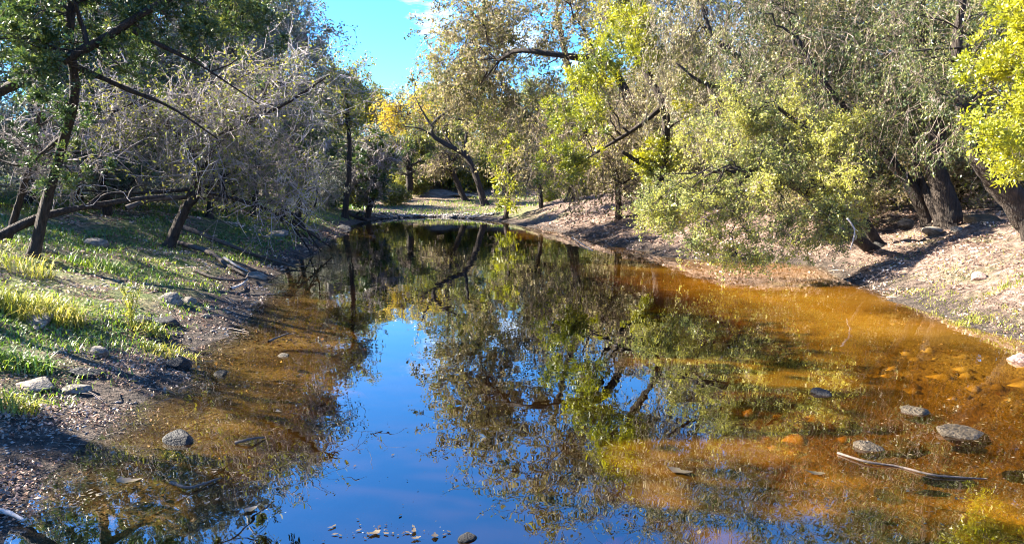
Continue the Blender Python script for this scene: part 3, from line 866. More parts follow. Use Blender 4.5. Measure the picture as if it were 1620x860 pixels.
tree('juniper_tree', 'yellow green juniper in clumps on a slanting dark trunk, middle of the right bank', 'tree',
     [[(*p, 0.17), (*at(1050, 250, 24), 0.15), (*at(1050, 170, 24), 0.12), (*at(1010, 90, 24.5), 0.09), (*at(980, -30, 25), 0.05)]],
     [px_ell(990, 80, 23, 72, 62, 1.5), px_ell(915, 220, 22.5, 58, 58, 1.2), px_ell(935, 155, 23, 52, 42, 1.0), px_ell(1085, 140, 23, 36, 52, 1.0), px_ell(890, 280, 23, 40, 28, 0.8),
      px_ell(1000, 10, 25, 60, 50, 1.6), px_ell(1045, 260, 24, 30, 25, 0.8)],
     44, 'bark_dark', 'twig_dark', 'leaf_juniper', 'puff', leaf_k=0.8, cover=1.7, n1=14, n2=90, n3=5, n4=4, puff=1.1,
     limbs=[limb_px([(1052, 165, 24), (1010, 200, 23.7), (970, 225, 23.4), (930, 250, 23)], 0.09, 0.03),
            limb_px([(1045, 280, 24), (1000, 250, 23.7), (985, 240, 23.5)], 0.09, 0.05)])
p = at(980, 325, 27); p[2] = h1(p[0], p[1])
tree('dead_tree', 'dead brown twiggy brush tree under the yellow green juniper clumps', 'tree',
     [[(*p, 0.13), (*at(975, 280, 27), 0.10), (*at(950, 220, 27), 0.05)], ],
     [px_ell(920, 270, 26, 95, 45, 2.2), px_ell(1000, 200, 26.5, 90, 70, 2.2), px_ell(880, 200, 28, 80, 60, 2.0), px_ell(1030, 300, 26, 60, 30, 1.6)],
     45, 'bark_brown', 'twig_tan', 'leaf_oak_grey', 'leaf', cover=0.65, n1=12, n2=110, n3=6, n4=4, droop=0.6, twig_len=1.3)

simple(1130, 24, 1120, 60, [px_ell(1120, 60, 21, 130, 95, 2.6), px_ell(1160, -70, 21, 170, 100, 3), px_ell(1010, -60, 25, 120, 90, 3), px_ell(1180, 160, 20, 80, 60, 1.8)], 46, 'oak_tree',
       'silvery tan oak whose drooping crown fills the top behind the arching oak', limbs=[limb_px([(1185, 215, 20), (1160, 150, 19.6), (1175, 100, 19.4), (1130, 60, 19.4), (1110, 10, 19.6)], .13, .04), limb_px([(1175, 150, 19.6), (1225, 110, 19.2), (1240, 70, 19.2)], .08, .03), limb_px([(1160, 140, 19.5), (1110, 130, 19.0), (1070, 100, 19.0)], .07, .025)], leaf='leaf_silver', cover=1.0, n1=12, n2=120, n3=5, n4=4, droop=0.8, twig_len=1.2, aspect=0.4)
# overhanging shrub
p = at(1392, 350, 15.8); p[2] = h1(p[0], p[1])
tree('overhanging_oak', 'low bright yellow green oak arching out from the right bank down to the water', 'tree',
     [[(*p, 0.13), (*at(1300, 330, 15.0), 0.10), (*at(1250, 290, 14.6), 0.07), (*at(1180, 270, 14.2), 0.04)],
      [(*(p + np.array([0.25, 0.2, 0])), 0.11), (*at(1330, 290, 15.6), 0.09), (*at(1290, 220, 15.6), 0.06), (*at(1230, 170, 15.4), 0.03)]],
     [px_ell(cx, cy, dd, rx * 1.2, ry * 1.2, 0.85 * (rx + ry) / 2 * dd / FPX) for cx, cy, dd, rx, ry in [
         (1060, 305, 14.3, 62, 34), (1115, 350, 13.9, 66, 36), (1150, 265, 14.6, 60, 40), (1110, 215, 15.0, 46, 30), (1190, 175, 15.4, 60, 34), (1270, 150, 15.8, 46, 36),
         (1215, 330, 13.7, 62, 46), (1250, 225, 15.0, 64, 40), (1310, 275, 14.4, 60, 42), (1160, 392, 13.6, 58, 20), (1250, 390, 13.4, 60, 24), (1325, 350, 13.8, 44, 34), (1365, 290, 14.8, 36, 30), (1340, 205, 15.2, 46, 30), (1030, 330, 14.3, 36, 18), (1200, 265, 14.2, 46, 30)]],
     51, 'bark_dark', 'twig_tan', 'leaf_shrub', 'leaf', leaf_k=0.78, cover=1.3, n1=24, n2=150, n3=7, n4=5, droop=0.2, twig_len=1.7, aspect=0.55)

# multi-trunk tree
d9 = hit(1500, 358)[1]
tree('oak_tree', 'twisted multi trunk oak on the right bank with thick ridged dark bark', 'tree',
     [stem((1510, 358), [(1495, 310), (1478, 250), (1482, 190), (1470, 90), (1440, -60)], 0.24, 0.09),
      stem((1472, 352), [(1445, 300), (1415, 262), (1370, 210), (1310, 140), (1260, 60)], 0.15, 0.05),
      stem((1490, 352, ), [(1470, 315, 0.4), (1450, 265, 0.7), (1440, 190, 1), (1400, 80, 1.3)], 0.11, 0.05)],
     [px_ell(1380, 130, d9 + 0.5, 150, 90, 2.2), px_ell(1280, 60, d9 + 1.5, 150, 90, 2.2), px_ell(1480, 150, d9, 120, 90, 2.0), px_ell(1450, 10, d9 + 0.5, 170, 90, 2.4), px_ell(1400, -110, d9 + 1, 260, 90, 2.6)],
     61, 'bark_dark', 'twig_tan', 'leaf_hang', 'leaf', cover=0.85, n1=14, n2=150, n3=6, n4=4, droop=0.7, twig_len=1.3, aspect=0.4, sides=12)
d10 = hit(1640, 372)[1]
tree('oak_tree', 'thick dark trunk slanting to the left at the right edge of the bank', 'tree',
     [stem((1650, 368), [(1600, 310), (1548, 245), (1525, 180), (1515, 60), (1540, -80)], 0.24, 0.03)],
     [px_ell(1560, 30, d10 + 0.8, 130, 90, 2.0), px_ell(1510, 150, d10 - 0.4, 60, 85, 1.2), px_ell(1505, 55, d10 - 1.0, 75, 75, 1.0), px_ell(1600, -90, d10 + 0.6, 190, 100, 2.4)], 62, 'bark_dark', 'twig_tan', 'leaf_hang', 'leaf', cover=0.8, n1=9, n2=80, droop=0.5, aspect=0.4, sides=12)
p = np.array([7.6, 8.4, 0.0]); p[2] = h1(p[0], p[1])
tree('juniper_tree', 'bright yellow green juniper bough reaching in at the right edge, closest tree there', 'tree',
     [[(*p, 0.14), (*(p + np.array([-0.1, -0.2, 1.2])), 0.11), (*(p + np.array([-0.3, -0.4, 2.6])), 0.08), (*(p + np.array([-0.2, -0.4, 4.6])), 0.04)]],
     [px_ell(1610, 100, 8.0, 65, 65, 0.7), px_ell(1590, 220, 7.8, 60, 38, 0.5), px_ell(1680, 160, 8.0, 70, 130, 0.8), px_ell(1640, 10, 8.2, 70, 60, 0.8), px_ell(1690, -100, 8.2, 120, 110, 1.0)],
     63, 'bark_brown', 'twig_dark', 'leaf_juniper', 'puff', leaf_k=0.85, cover=1.8, n1=10, n2=70, n3=5, n4=5, puff=1.0)

# trees just outside the frame on the left, whose shade lies over the near water
b = np.array([-8.6, 6.3, h1(-8.6, 6.3)])
edge = tree('juniper_tree', 'broad dark juniper standing just outside the left edge of view', 'tree',
            [[(*b, .14), (*(b + np.array([.2, 0, 3.4])), .11), (*(b + np.array([.1, .1, 7.2])), .04)]],
            [(b + np.array([0, 0, 5.6]), np.array([2.1, 2.1, 2.3]), 3.0, 24000, 10.0), (b + np.array([-.6, -.8, 3.6]), np.array([1.5, 1.5, 1.2]), 1.4, 11000, 10.0)],
            90, 'bark_brown', 'twig_dark', 'leaf_juniper_dark', 'puff', cover=1.0, n1=9, n2=60, n4=3)
for x, y, k, lab in [(-7.8, 3.6, .85, 'shorter'), (-9.6, 1.4, 1.05, 'tall'), (-11.8, 5.0, 1.12, 'tallest'), (-6.6, 0.6, .7, 'small'), (-6.9, 7.3, .5, 'lowest')]:
    copy_tree(edge, (x, y, h1(x, y) - .05), x * 3, k, lab + ' dark juniper standing just outside the left edge of view', None)

# ---- woods behind both banks: a few sources, copied
src = []
def source(lf, st, seed, lab, grp, x, y, hgt, rad, tw):
    z = h1(x, y)
    b = np.array([x, y, z])
    lob = [(b + np.array([0, 0, hgt * 0.62]), np.array([rad, rad, hgt * 0.38]), 3.0, 16000, y), (b + np.array([rad * .3, 0, hgt * 0.32]), np.array([rad * .8, rad * .8, hgt * 0.2]), 1.2, 7000, y)]
    r0 = hgt * 0.02
    return tree('oak_tree' if st == 'leaf' else 'juniper_tree', lab, 'tree', [[(*b, r0), (*(b + np.array([0.3, 0, hgt * .35])), r0 * .8), (*(b + np.array([0.1, 0.2, hgt * .8])), r0 * .3)]],
                lob, seed, 'bark_dark', tw, lf, st, cover=1.2, n1=10, n2=80, n3=6, n4=4, group=grp, leaf_k=1.15)
GL, GR, GF = 'woodland trees behind the left bank', 'woodland trees behind the right bank', 'woodland trees beyond the head of the pond'
LL = {('L', 0): 'grey green oak deep in the shaded woods behind the left bank', ('L', 1): 'dark juniper deep in the shaded woods behind the left bank',
      ('R', 0): 'tan grey oak deep in the woods behind the right bank', ('R', 1): 'green juniper deep in the woods behind the right bank',
      ('F', 0): 'pale olive oak in the woods closing off the head of the pond', ('F', 1): 'dark juniper in the woods closing off the head of the pond'}
s1 = source('leaf_drab', 'leaf', 71, LL['L', 0], GL, -14.5, 27, 9.0, 2.8, 'twig_grey')
s2 = source('leaf_juniper_dark', 'puff', 72, LL['L', 1], GL, -12.5, 19, 7.0, 2.2, 'twig_grey')
s3 = source('leaf_oak_grey', 'leaf', 73, LL['R', 0], GR, 13.5, 34, 10.5, 3.4, 'twig_tan')
s4 = source('leaf_oak_olive', 'leaf', 74, LL['F', 0], GF, -14, 72, 9.0, 4.0, 'twig_tan')
rng = np.random.default_rng(5)
def put(s, x, y, sc_, key, grp):
    copy_tree(s, (x, y, h1(x, y) - 0.05), rng.random() * 6.28, sc_, LL[key], grp)
for (x, y, s, k) in [(-20, 17, 1, 0), (-10.2, 18.5, .8, 1), (-11.5, 22.5, .95, 1), (-9.6, 24.5, .7, 1), (-20, 22, 1.1, 0), (-17, 33, 1, 1), (-13.5, 38, 1, 0), (-21, 42, 1.2, 0), (-12, 46, 1.05, 1), (-26, 30, 1.2, 1) , (-18, 54, 1.1, 0)]:
    put((s1, s2)[k], x, y, s, ('L', k), GL)
for (x, y, s, k) in [(11, 25, .8, 0), (15, 25, .95, 0), (12.5, 19, .75, 0), (17, 18, .9, 0), (10, 42, .9, 0), (16, 44, 1.1, 0), (22, 30, 1.1, 0), (13, 15, .6, 1), (14, 12.5, .8, 0), (19, 37, 1.2, 1), (8.5, 36, .6, 1), (9, 52, 1, 0), (15, 56, 1.1, 0)]:
    put((s3, s2)[k], x, y, s, ('R', k), GR)
for (x, y, s, k) in [(-22, 82, 1, 0), (-6, 90, .8, 0), (2, 92, .9, 1), (4, 84, 1.0, 0), (10, 80, 1.1, 0), (16, 72, 1.2, 0), (-14, 90, .8, 1), (-10, 62, .75, 1), (8, 66, .9, 0), (-1, 104, .8, 0), (-12, 102, .9, 0)]:
    put((s4, s2)[k], x, y, s, ('F', k), GF)

# low brush under the woods
def brush(lf, seed, lab, grp, x, y, tw, k=1.0):
    b = np.array([x, y, h1(x, y)])
    return tree('bush', lab, 'bush', [[(*b, .06), (*(b + np.array([.15, 0, 1.0])), .04), (*(b + np.array([0, .1, 1.9])), .02)]],
                [(b + np.array([0, 0, 1.25]), np.array([2.0, 1.5, 1.25]), 3.0, 9000, y)], seed, 'bark_dark', tw, lf, 'leaf', cover=1.1, n1=8, n2=50, n3=6, n4=4, group=grp, t0=0.1, leaf_k=k)
BL = {'L': 'low grey twiggy bush under the shaded left woods', 'R': 'low tan twiggy bush under the right woods', 'F': 'low olive bush among the far trees'}
BG = {'L': 'bushes under the left woods', 'R': 'bushes under the right woods', 'F': 'bushes beyond the head of the pond'}
u1 = brush('leaf_drab', 81, BL['L'], BG['L'], -10.5, 20, 'twig_grey')
u2 = brush('leaf_oak_grey', 82, BL['R'], BG['R'], 9.5, 27, 'twig_tan')
u3 = brush('leaf_oak_olive', 83, BL['F'], BG['F'], -6, 70, 'twig_tan')
for (x, y, s) in [(-12, 16, 1), (-13.5, 24, 1.2), (-11, 29, 1.1), (-15, 30, 1.4), (-9.5, 34, .9), (-14, 36, 1.3), (-11, 41, 1.2), (-18, 24, 1.5), (-15, 19, 1.3), (-19, 36, 1.6), (-16, 44, 1.5), (-14, 13.5, 1.2), (-12, 22, 1)]:
    o = copy_tree(u1, (x, y, h1(x, y) - .05), rng.random() * 6.28, s, BL['L'], BG['L'])
for (x, y, s) in [(7.6, 17.6, .7), (9.2, 19.5, .8), (8.4, 22.5, .9), (6.9, 20.4, .7), (10.5, 17.2, .8), (6.6, 25.5, .8), (5.6, 29, .7), (12, 29, 1.3), (10, 33, 1.1), (14, 24, 1.2), (11.5, 21.5, .9), (15.5, 20, 1.2), (12, 37, 1.3), (9, 40, 1.2), (17, 31, 1.6), (19, 24, 1.5), (13.5, 16.5, .9), (17, 15, 1.2), (15, 40, 1.5), (7.5, 46, 1.3), (12, 48, 1.6)]:
    o = copy_tree(u2, (x, y, h1(x, y) - .05), rng.random() * 6.28, s, BL['R'], BG['R'])
for (x, y, s) in [(-8.4, 53, .6), (-10.8, 52, .8), (2.6, 52, .5), (-10, 63, 1.2), (-5.5, 64, 1.2), (-3, 63, 1.1), (-12.5, 64, 1.3), (.5, 64, 1.1), (-8, 61, .9), (-11, 57, .8), (-7.5, 65, .9), (-1.5, 66, .8), (3.2, 62, .9), (5.5, 56, .8), (-4.5, 69, 1.0), (1, 71, 1.1), (-10, 76, 1.3), (-2, 78, 1.2), (3, 74, 1.2), (8, 73, 1.4), (-14, 66, 1.3), (-18, 74, 1.7), (12, 66, 1.4), (0, 86, 1.6), (-8, 86, 1.7), (7, 86, 1.7), (15, 82, 1.8), (-16, 58, 1.2), (10, 58, 1.2), (-20, 64, 1.6)]:
    o = copy_tree(u3, (x, y, h1(x, y) - .05), rng.random() * 6.28, s, BL['F'], BG['F'])


# ------------------------------------------------------------------ rocks
def rock(px, py, w, label, mat='rock', hgt=0.5, dep=0.8, seed=0, group=None, sink=0.42, wet=False, rz=0.0, name='rock', facet=0.35):
    """Rock w photo pixels wide at a photo pixel."""
    import bmesh
    p = on_water(px, py, 0.0) if wet else hit(px, py)
    W = w * p[1] / FPX
    bm = bmesh.new()
    bmesh.ops.create_icosphere(bm, subdivisions=4, radius=0.5)
    rg = np.random.default_rng(seed)
    planes = unit(rg.normal(size=(11, 3))); offs = 0.30 + 0.16 * rg.random(11)
    ph = rg.random(3) * 50
    for v in bm.verts:
        c = np.array(v.co)
        for n_, o_ in zip(planes, offs):
            s_ = c @ n_ - o_
            if s_ > 0: c = c - n_ * s_ * 0.85
        n = 0.0
        for k, a_ in ((3, .10), (7, .05), (15, .022)):
            n += a_ * (float(vnoise(c[0] * k + ph[0] + c[2] * k * .7, c[1] * k + ph[1] + c[2] * k * .5, seed)) - 0.5)
        v.co = Vector(c * (1 + 1.5 * n))
    me = bpy.data.meshes.new(name)
    for f in bm.faces: f.smooth = True
    bm.to_mesh(me); bm.free()
    me.materials.append(M[mat])
    o = link(name, me, loc=(p[0], p[1], p[2] + W * hgt * (0.5 - sink)))
    o.scale = (W * 1.15, W * dep * 1.15, W * hgt * 1.15)
    o.rotation_euler = (rg.random() * .25, rg.random() * .25, rz)
    return tag(o, label, 'rock', group)


R_ = [
    (60, 512, 55, 'flat pale rock just below the bright yellow grass clump', 'rock', .35), (270, 478, 40, 'pale lumpy rock in shade on the left bank, left of a pair', 'rock', .6),
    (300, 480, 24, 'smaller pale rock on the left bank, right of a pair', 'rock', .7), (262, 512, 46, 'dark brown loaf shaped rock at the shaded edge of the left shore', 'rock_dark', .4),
    (225, 508, 30, 'dark rock beside the loaf shaped rock near the left shore', 'rock_dark', .5), (153, 388, 34, 'pale knobbly rock below the leaning grey trunk', 'rock', .6),
    (408, 440, 34, 'stone block at the water end of the fallen branches', 'rock', .5), (155, 562, 36, 'angular grey rock casting a black shadow on the bare litter', 'rock', .6),
    (55, 612, 60, 'long pale rock ledge in the foreground of the left bank', 'rock', .35), (120, 618, 40, 'grey worn rock low in the left foreground litter', 'rock', .45),
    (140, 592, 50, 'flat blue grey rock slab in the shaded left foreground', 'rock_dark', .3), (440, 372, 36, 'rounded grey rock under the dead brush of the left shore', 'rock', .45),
    (545, 362, 22, 'white stone at the tip of the left shore below the short grey trunk', 'rock', .4), (325, 502, 16, 'little pale stone by itself at the shaded left waterline', 'rock', .6),
    (1548, 440, 24, 'reddish brown stone alone on the sunlit right bank', 'rock_red', .65), (1432, 356, 26, 'pale stone beside the thin trunk in the right bank shade', 'rock', .6),
    (1475, 370, 34, 'cracked pale stone ledge at the foot of the twisted oak', 'rock', .4), (1515, 366, 26, 'tan stone block against the roots of the twisted oak', 'rock', .45),
    (1555, 350, 50, 'dark boulder with a lit top between the two right trunks', 'rock_brown', .4), (1612, 570, 32, 'pink brown stone at the right edge of the water', 'rock_red', .6),
    (1392, 392, 36, 'low dark stone at the waterline beside the arching oak', 'rock_dark', .5), (628, 300, 40, 'white limestone ledge at the left of the far bank', 'rock', .2),
    (690, 308, 60, 'long white limestone ledge in the middle of the far bank', 'rock', .13), (745, 312, 50, 'pale ledge under the small crooked oak', 'rock', .16)]
for i, (x, y, w, lab, m, hg) in enumerate(R_):
    rock(x, y, w, lab, m, hg, 0.8, 100 + i, rz=0.3 * ((i * 37) % 7 - 3))
for i, (x, y, w, lab, m, hg, sk) in enumerate([
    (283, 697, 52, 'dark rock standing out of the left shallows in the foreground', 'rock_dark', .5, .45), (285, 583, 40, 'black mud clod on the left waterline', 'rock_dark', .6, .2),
    (1450, 650, 56, 'blocky tan stone breaking the surface of the right shallows', 'rock_brown', .42, .68), (1525, 686, 76, 'largest grey brown stone in the right shallows', 'rock_brown', .34, .66),
    (1375, 708, 44, 'small pyramid stone in the right shallows', 'rock_brown', .6, .64), (1300, 622, 34, 'dark stone tip above the water beside reflected leaves', 'rock_dark', .4, .5),
    (1408, 776, 58, 'flat yellow silted stone just under the surface', 'rock', .25, 1.25), (1330, 650, 80, 'broad amber stone under the shallow right water', 'rock', .3, 1.3),
    (1425, 690, 90, 'amber slab under water left of the largest stone', 'rock', .25, 1.3), (350, 592, 22, 'grey stone at the end of the amber inlet on the left', 'rock_brown', .4, .4),
    (448, 562, 20, 'stone sitting at the dark edge of the amber inlet', 'rock_brown', .3, .4), (740, 850, 34, 'brown clod of floating debris at the bottom middle', 'rock_dark', .3, .4)]):
    rock(x, y, w, lab, m, hg, 0.75, 200 + i, wet=True, sink=sk, rz=0.4 * ((i * 29) % 5 - 2))


# ------------------------------------------------------------------ fallen branches and sticks
def branch(pts, r0, r1, label, mat='wood', name='fallen_branch', seed=0, forks=2, cat='branch'):
    rg = np.random.default_rng(seed)
    n = len(pts)
    P = [(*np.asarray(q), r0 + (r1 - r0) * i / (n - 1)) for i, q in enumerate(pts)]
    base = np.array(P[0][:3])
    loc = [(*(np.array(q[:3]) - base), q[3]) for q in P]
    o = link(name, trunk_mesh(loc, 8, M[mat], name, 18, 0, rg, 0.13), loc=base)
    tag(o, label, cat)
    q = smooth_poly(loc, 20)
    for k in range(forks):
        i = int(rg.integers(8, 18))
        L = np.linalg.norm(q[-1, :3] - q[0, :3]) * (0.12 + 0.15 * rg.random())
        t = unit(q[i, :3] - q[i - 1, :3])
        e = q[i, :3] + (t * 0.8 + rg.normal(size=3) * 0.4 + np.array([0, 0, .15])) * L
        m_ = (q[i, :3] + e) / 2 + rg.normal(size=3) * L * 0.1
        link('side_branch', trunk_mesh([(*q[i, :3], q[i, 3] * .6), (*m_, q[i, 3] * .45), (*e, 0.005)], 6, M[mat], 'side_branch', 8, 0, rg), o)
    return o


def gp(px, py, up=0.05):
    q = hit(px, py); q[2] += up; return q


branch([gp(285, 368, .15), gp(335, 385, .12), gp(400, 408, .08), gp(440, 418, .06), on_water(470, 424, 0.02)], 0.06, 0.02, 'long straight fallen branch sloping down the left bank into the water, upper of two', seed=1)
branch([gp(280, 388, .06), gp(330, 405, .08), gp(360, 425, .06), gp(390, 440, .05)], 0.055, 0.025, 'shorter brown fallen branch lying below the long straight one', seed=2)
branch([gp(355, 412, .05), gp(375, 425, .05), gp(392, 434, .06)], 0.03, 0.012, 'short bleached stick between the two fallen branches', 'wood_pale', seed=3, forks=0)
branch([gp(310, 432, .04), gp(345, 446, .05), gp(385, 448, .06), gp(394, 440, .1)], 0.03, 0.012, 'crooked stick lying flat beneath the fallen branches', seed=4, forks=1)
branch([gp(365, 460, .03), gp(382, 455, .05), gp(392, 448, .08)], 0.028, 0.012, 'small hooked pale stick at the waterline under the fallen branches', 'wood_pale', seed=5, forks=1)
dl = hit(0, 385)[1]
branch([at(-30, 388, dl - .5), at(60, 345, dl), at(130, 328, dl + .8), at(205, 316, dl + 1.6), at(260, 310, dl + 2.2)], 0.07, 0.03, 'dark dead limb propped level across the left trunks', 'bark_dark', seed=6, forks=4)
branch([at(200, 330, 14), at(240, 315, 14.3), at(300, 312, 14.8), at(360, 318, 15.3)], 0.06, 0.03, 'grey dead bough arching behind the leaning trunk', 'wood', seed=7, forks=3)
for i, (a_, b_, c_, lab) in enumerate([((430, 318), (470, 345), (508, 398), 'uppermost drooping dead bough of the brush pile at the left waterline'),
                                       ((400, 330), (455, 352), (495, 402), 'middle drooping dead bough of the brush pile at the left waterline'),
                                       ((450, 340), (490, 368), (525, 392), 'lowest drooping dead bough of the brush pile at the left waterline')]):
    dd = 17 + i * 0.8
    branch([at(a_[0], a_[1], dd), at(b_[0], b_[1], dd + .6), at(c_[0], c_[1], dd + 1.2)], 0.05, 0.012, lab, 'bark_dark', seed=20 + i, forks=7)
branch([gp(545, 335, .1), gp(560, 345, .12), gp(580, 350, .05)], 0.16, 0.07, 'dark root log under the short grey trunk at the far left shore', 'bark_dark', seed=9, forks=3)
branch([on_water(1325, 716, 0.006), on_water(1372, 730, 0.012), on_water(1420, 737, 0.004), on_water(1480, 751, 0.010), on_water(1560, 757, 0.0)], 0.009, 0.005, 'long thin stick floating across the right shallows', 'wood', 'floating_stick', 10, 0, 'stick')
branch([on_water(372, 700, 0.01), on_water(395, 694, 0.03), on_water(418, 691, 0.01)], 0.011, 0.006, 'pinkish stick floating by the dark rock in the left foreground', 'wood', 'floating_stick', 11, 0, 'stick')
branch([on_water(270, 762, 0.01), on_water(300, 770, 0.02), on_water(350, 755, 0.01)], 0.010, 0.005, 'crooked twig floating over the amber patch in the left foreground', 'wood', 'floating_stick', 12, 1, 'stick')
branch([on_water(425, 540, 0.01), on_water(440, 533, 0.02), on_water(456, 527, 0.03)], 0.014, 0.008, 'dark stick lying across the amber inlet on the left', 'wood', 'floating_stick', 13, 1, 'stick')
branch([on_water(0, 808, 0.03), on_water(18, 812, 0.04), on_water(38, 822, 0.03)], 0.016, 0.008, 'grey stick on the mud in the bottom left corner', 'wood_pale', 'fallen_stick', 14, 0, 'stick')
branch([at(1340, 345, 13.4), at(1352, 365, 13.3), at(1345, 395, 13.2)], 0.02, 0.008, 'white dead stick hanging at the right side of the arching oak', 'wood_pale', 'dead_stick', 15, 3, 'stick')
branch([on_water(905, 375, 0.02), on_water(920, 385, 0.05), on_water(938, 396, 0.01)], 0.02, 0.01, 'pale stick poking from the water at the middle of the right shore', 'wood_pale', 'fallen_stick', 16, 1, 'stick')
branch([hit(480, 350) + np.array([0, 0, 0.0]), at(500, 320, 24), at(500, 290, 24)], 0.03, 0.02, 'thin upright dead stem on the left shore below the grey oaks', 'bark_dark', 'fallen_stick', 17, 1, 'stick')


# ------------------------------------------------------------------ grass, litter, pebbles
def scatter(n, seed, y0, y1, side, dens):
    """Random land points, denser near the camera, kept with probability dens(x, y, s)."""
    rg = np.random.default_rng(seed)
    y = y0 * (y1 / y0) ** rg.random(n)
    x = (rg.random(n) * 1.9 - 0.95) * y
    s = shore_dist(x, y)
    p = dens(x, y, s)
    keep = (rg.random(n) < p) & ((x < -0.5) if side < 0 else (x > -0.5) if side > 0 else (x == x))
    x, y, s = x[keep], y[keep], s[keep]
    z = height(x, y)
    return np.stack([x, y, z], 1), s, rg


def blades(P, hgt, wid, rg, lean=0.5):
    n = len(P)
    a_ = rg.random(n) * 2 * pi
    H = hgt * (0.5 + rg.random(n)) * np.ones(n)
    dirv = np.stack([np.cos(a_), np.sin(a_), np.zeros(n)], 1)
    side = np.stack([-np.sin(a_), np.cos(a_), np.zeros(n)], 1)
    ln = lean * (0.3 + rg.random(n))
    up = np.array([0, 0, 1.0])
    W = (wid * (0.7 + 0.6 * rg.random(n)))[:, None]
    m_ = P + up * (H * 0.6)[:, None] + dirv * (H * ln * 0.35)[:, None]
    t = P + up * (H * (1 - 0.35 * ln))[:, None] + dirv * (H * ln)[:, None]
    V = np.stack([P - side * W, P + side * W, m_ + side * W * .7, m_ - side * W * .7, t], 1).reshape(-1, 3)
    b = np.arange(n)[:, None] * 5
    return V, np.concatenate([b, b + 1, b + 2, b + 3], 1), np.concatenate([b + 3, b + 2, b + 4], 1)


def grass_obj(name, P, hgt, wid, mat, rg, lean=0.6):
    V, q, t = blades(P, hgt, wid, rg, lean)
    o = link(name, new_mesh(name, V, [q, t], M[mat], smooth=False))
    return o


def d_left(x, y, s):
    patch = vnoise(x * 0.8, y * 0.8, 3) * 0.6 + vnoise(x * 2.3, y * 2.3, 4) * 0.4
    return np.where((s > 0.25) & (s < 14) & (y > 5.2), sstep(0.34, 0.62, patch) * sstep(0.2, 0.9, s), 0)


P, s, rg = scatter(240000, 1, 5, 48, -1, d_left)
tag(grass_obj('grass', P, 0.035 + 0.003 * P[:, 1], 0.003 + 0.00042 * P[:, 1], 'grass', rg, 1.1), 'short green grass growing over the shaded left bank', 'grass', kind='stuff')
def d_right(x, y, s):
    return np.where((s > 0.15) & (s < 5), 0.45 * sstep(0.48, 0.7, vnoise(x * 1.3, y * 1.3, 8)) * (y < 16) + 0.0 * s, 0)
P, s, rg = scatter(60000, 2, 6, 16, 1, d_right)
tag(grass_obj('grass', P, 0.05, 0.006, 'grass_gold', rg, 0.9), 'thin yellow grass on the sunlit right bank', 'grass', kind='stuff')
def d_edge(x, y, s):
    return np.where((s > -0.1) & (s < 0.45) & (y < 12), 0.8, 0)
P, s, rg = scatter(40000, 9, 6, 12, 1, d_edge)
P[:, 2] = np.maximum(P[:, 2], -0.02)
tag(grass_obj('grass', P, 0.05, 0.005, 'grass_gold', rg, 1.0), 'straw coloured grass fringe along the right waterline', 'grass', kind='stuff')
def d_far(x, y, s):
    return np.where((s > 0.6) & (s < 14) & (y > 44), 0.9 * sstep(0.35, 0.6, vnoise(x * 0.35, y * 0.35, 18)), 0)
P, s, rg = scatter(60000, 3, 44, 64, 0, d_far)
tag(grass_obj('grass', P, 0.22, 0.016, 'grass', rg, 1.2), 'green grass behind the gravel at the head of the pond', 'grass', kind='stuff')

# the bright clump and the other clumps one can pick out
def clump(px, py, wpx, n, hgt, mat, label, seed, name='grass_clump', lean=1.25):
    c = hit(px, py)
    r = wpx * 0.5 * c[1] / FPX
    rg = np.random.default_rng(seed)
    a_ = rg.random(n) * 6.283; rr = np.sqrt(rg.random(n)) * r
    x = c[0] + np.cos(a_) * rr; y = c[1] + np.sin(a_) * rr * 0.6
    P = np.stack([x - c[0], y - c[1], height(x, y) - c[2]], 1)
    V, q, t = blades(P, hgt, 0.0055, rg, lean)
    o = link(name, new_mesh(name, V, [q, t], M[mat], smooth=False), loc=c)
    return tag(o, label, 'grass')
clump(55, 500, 150, 800, 0.19, 'grass_gold', 'bright yellow sunlit grass clump at the left edge', 301)
clump(235, 525, 70, 120, 0.13, 'grass_gold', 'small yellow green clump on the bare litter below the weed stalk', 302)
clump(265, 560, 90, 160, 0.10, 'grass_gold', 'thin pale clump spreading toward the amber inlet', 303)
clump(30, 580, 110, 260, 0.14, 'grass', 'dark green shaded clump under the bright yellow one', 304)
clump(20, 650, 90, 160, 0.12, 'grass_gold', 'straggly yellow clump in the left foreground', 305)
clump(150, 425, 110, 300, 0.16, 'grass', 'green clump at the foot of the nearest juniper trunk', 306)
clump(30, 430, 110, 180, 0.24, 'grass_gold', 'long arching blades at the left edge below the thin sapling', 307)
clump(275, 703, 40, 60, 0.07, 'grass', 'tiny green sprout at the base of the dark foreground rock', 308)
clump(1595, 455, 90, 200, 0.07, 'grass_gold', 'low yellow green grass patch on the sunlit right bank at the right edge', 309)
clump(1545, 505, 90, 220, 0.06, 'grass_gold', 'low straw green grass patch just above the right waterline', 310)
# weed with seed stalks
c = hit(212, 520); rg = np.random.default_rng(7)
wd = tag(link('weed', None, loc=c), 'pale weed with tall thin branching seed stalks near the left shore', 'weed')
for k in range(6):
    top = np.array([rg.normal() * .10, rg.normal() * .06, 0.35 + 0.3 * rg.random()])
    pts = [(rg.normal() * .03, rg.normal() * .03, -0.02, .0045), (*(top * .5 + rg.normal(size=3) * .02), .0035), (*top, .002)]
    st = link('stalk', trunk_mesh(pts, 5, M['grass_gold'], 'stalk', 8, 0), wd)
    q = smooth_poly(pts, 30)
    C = q[10:, :3].repeat(2, 0) + rg.normal(size=(40, 3)) * .02
    V, F = leaf_diamonds(C, rg.normal(size=(40, 3)) * .5 + np.array([0, 0, .6]), np.full(40, .045), np.full(40, .012), rg)
    link('seed_head', new_mesh('seed_head', V, [F], M['grass_gold'], False), st)

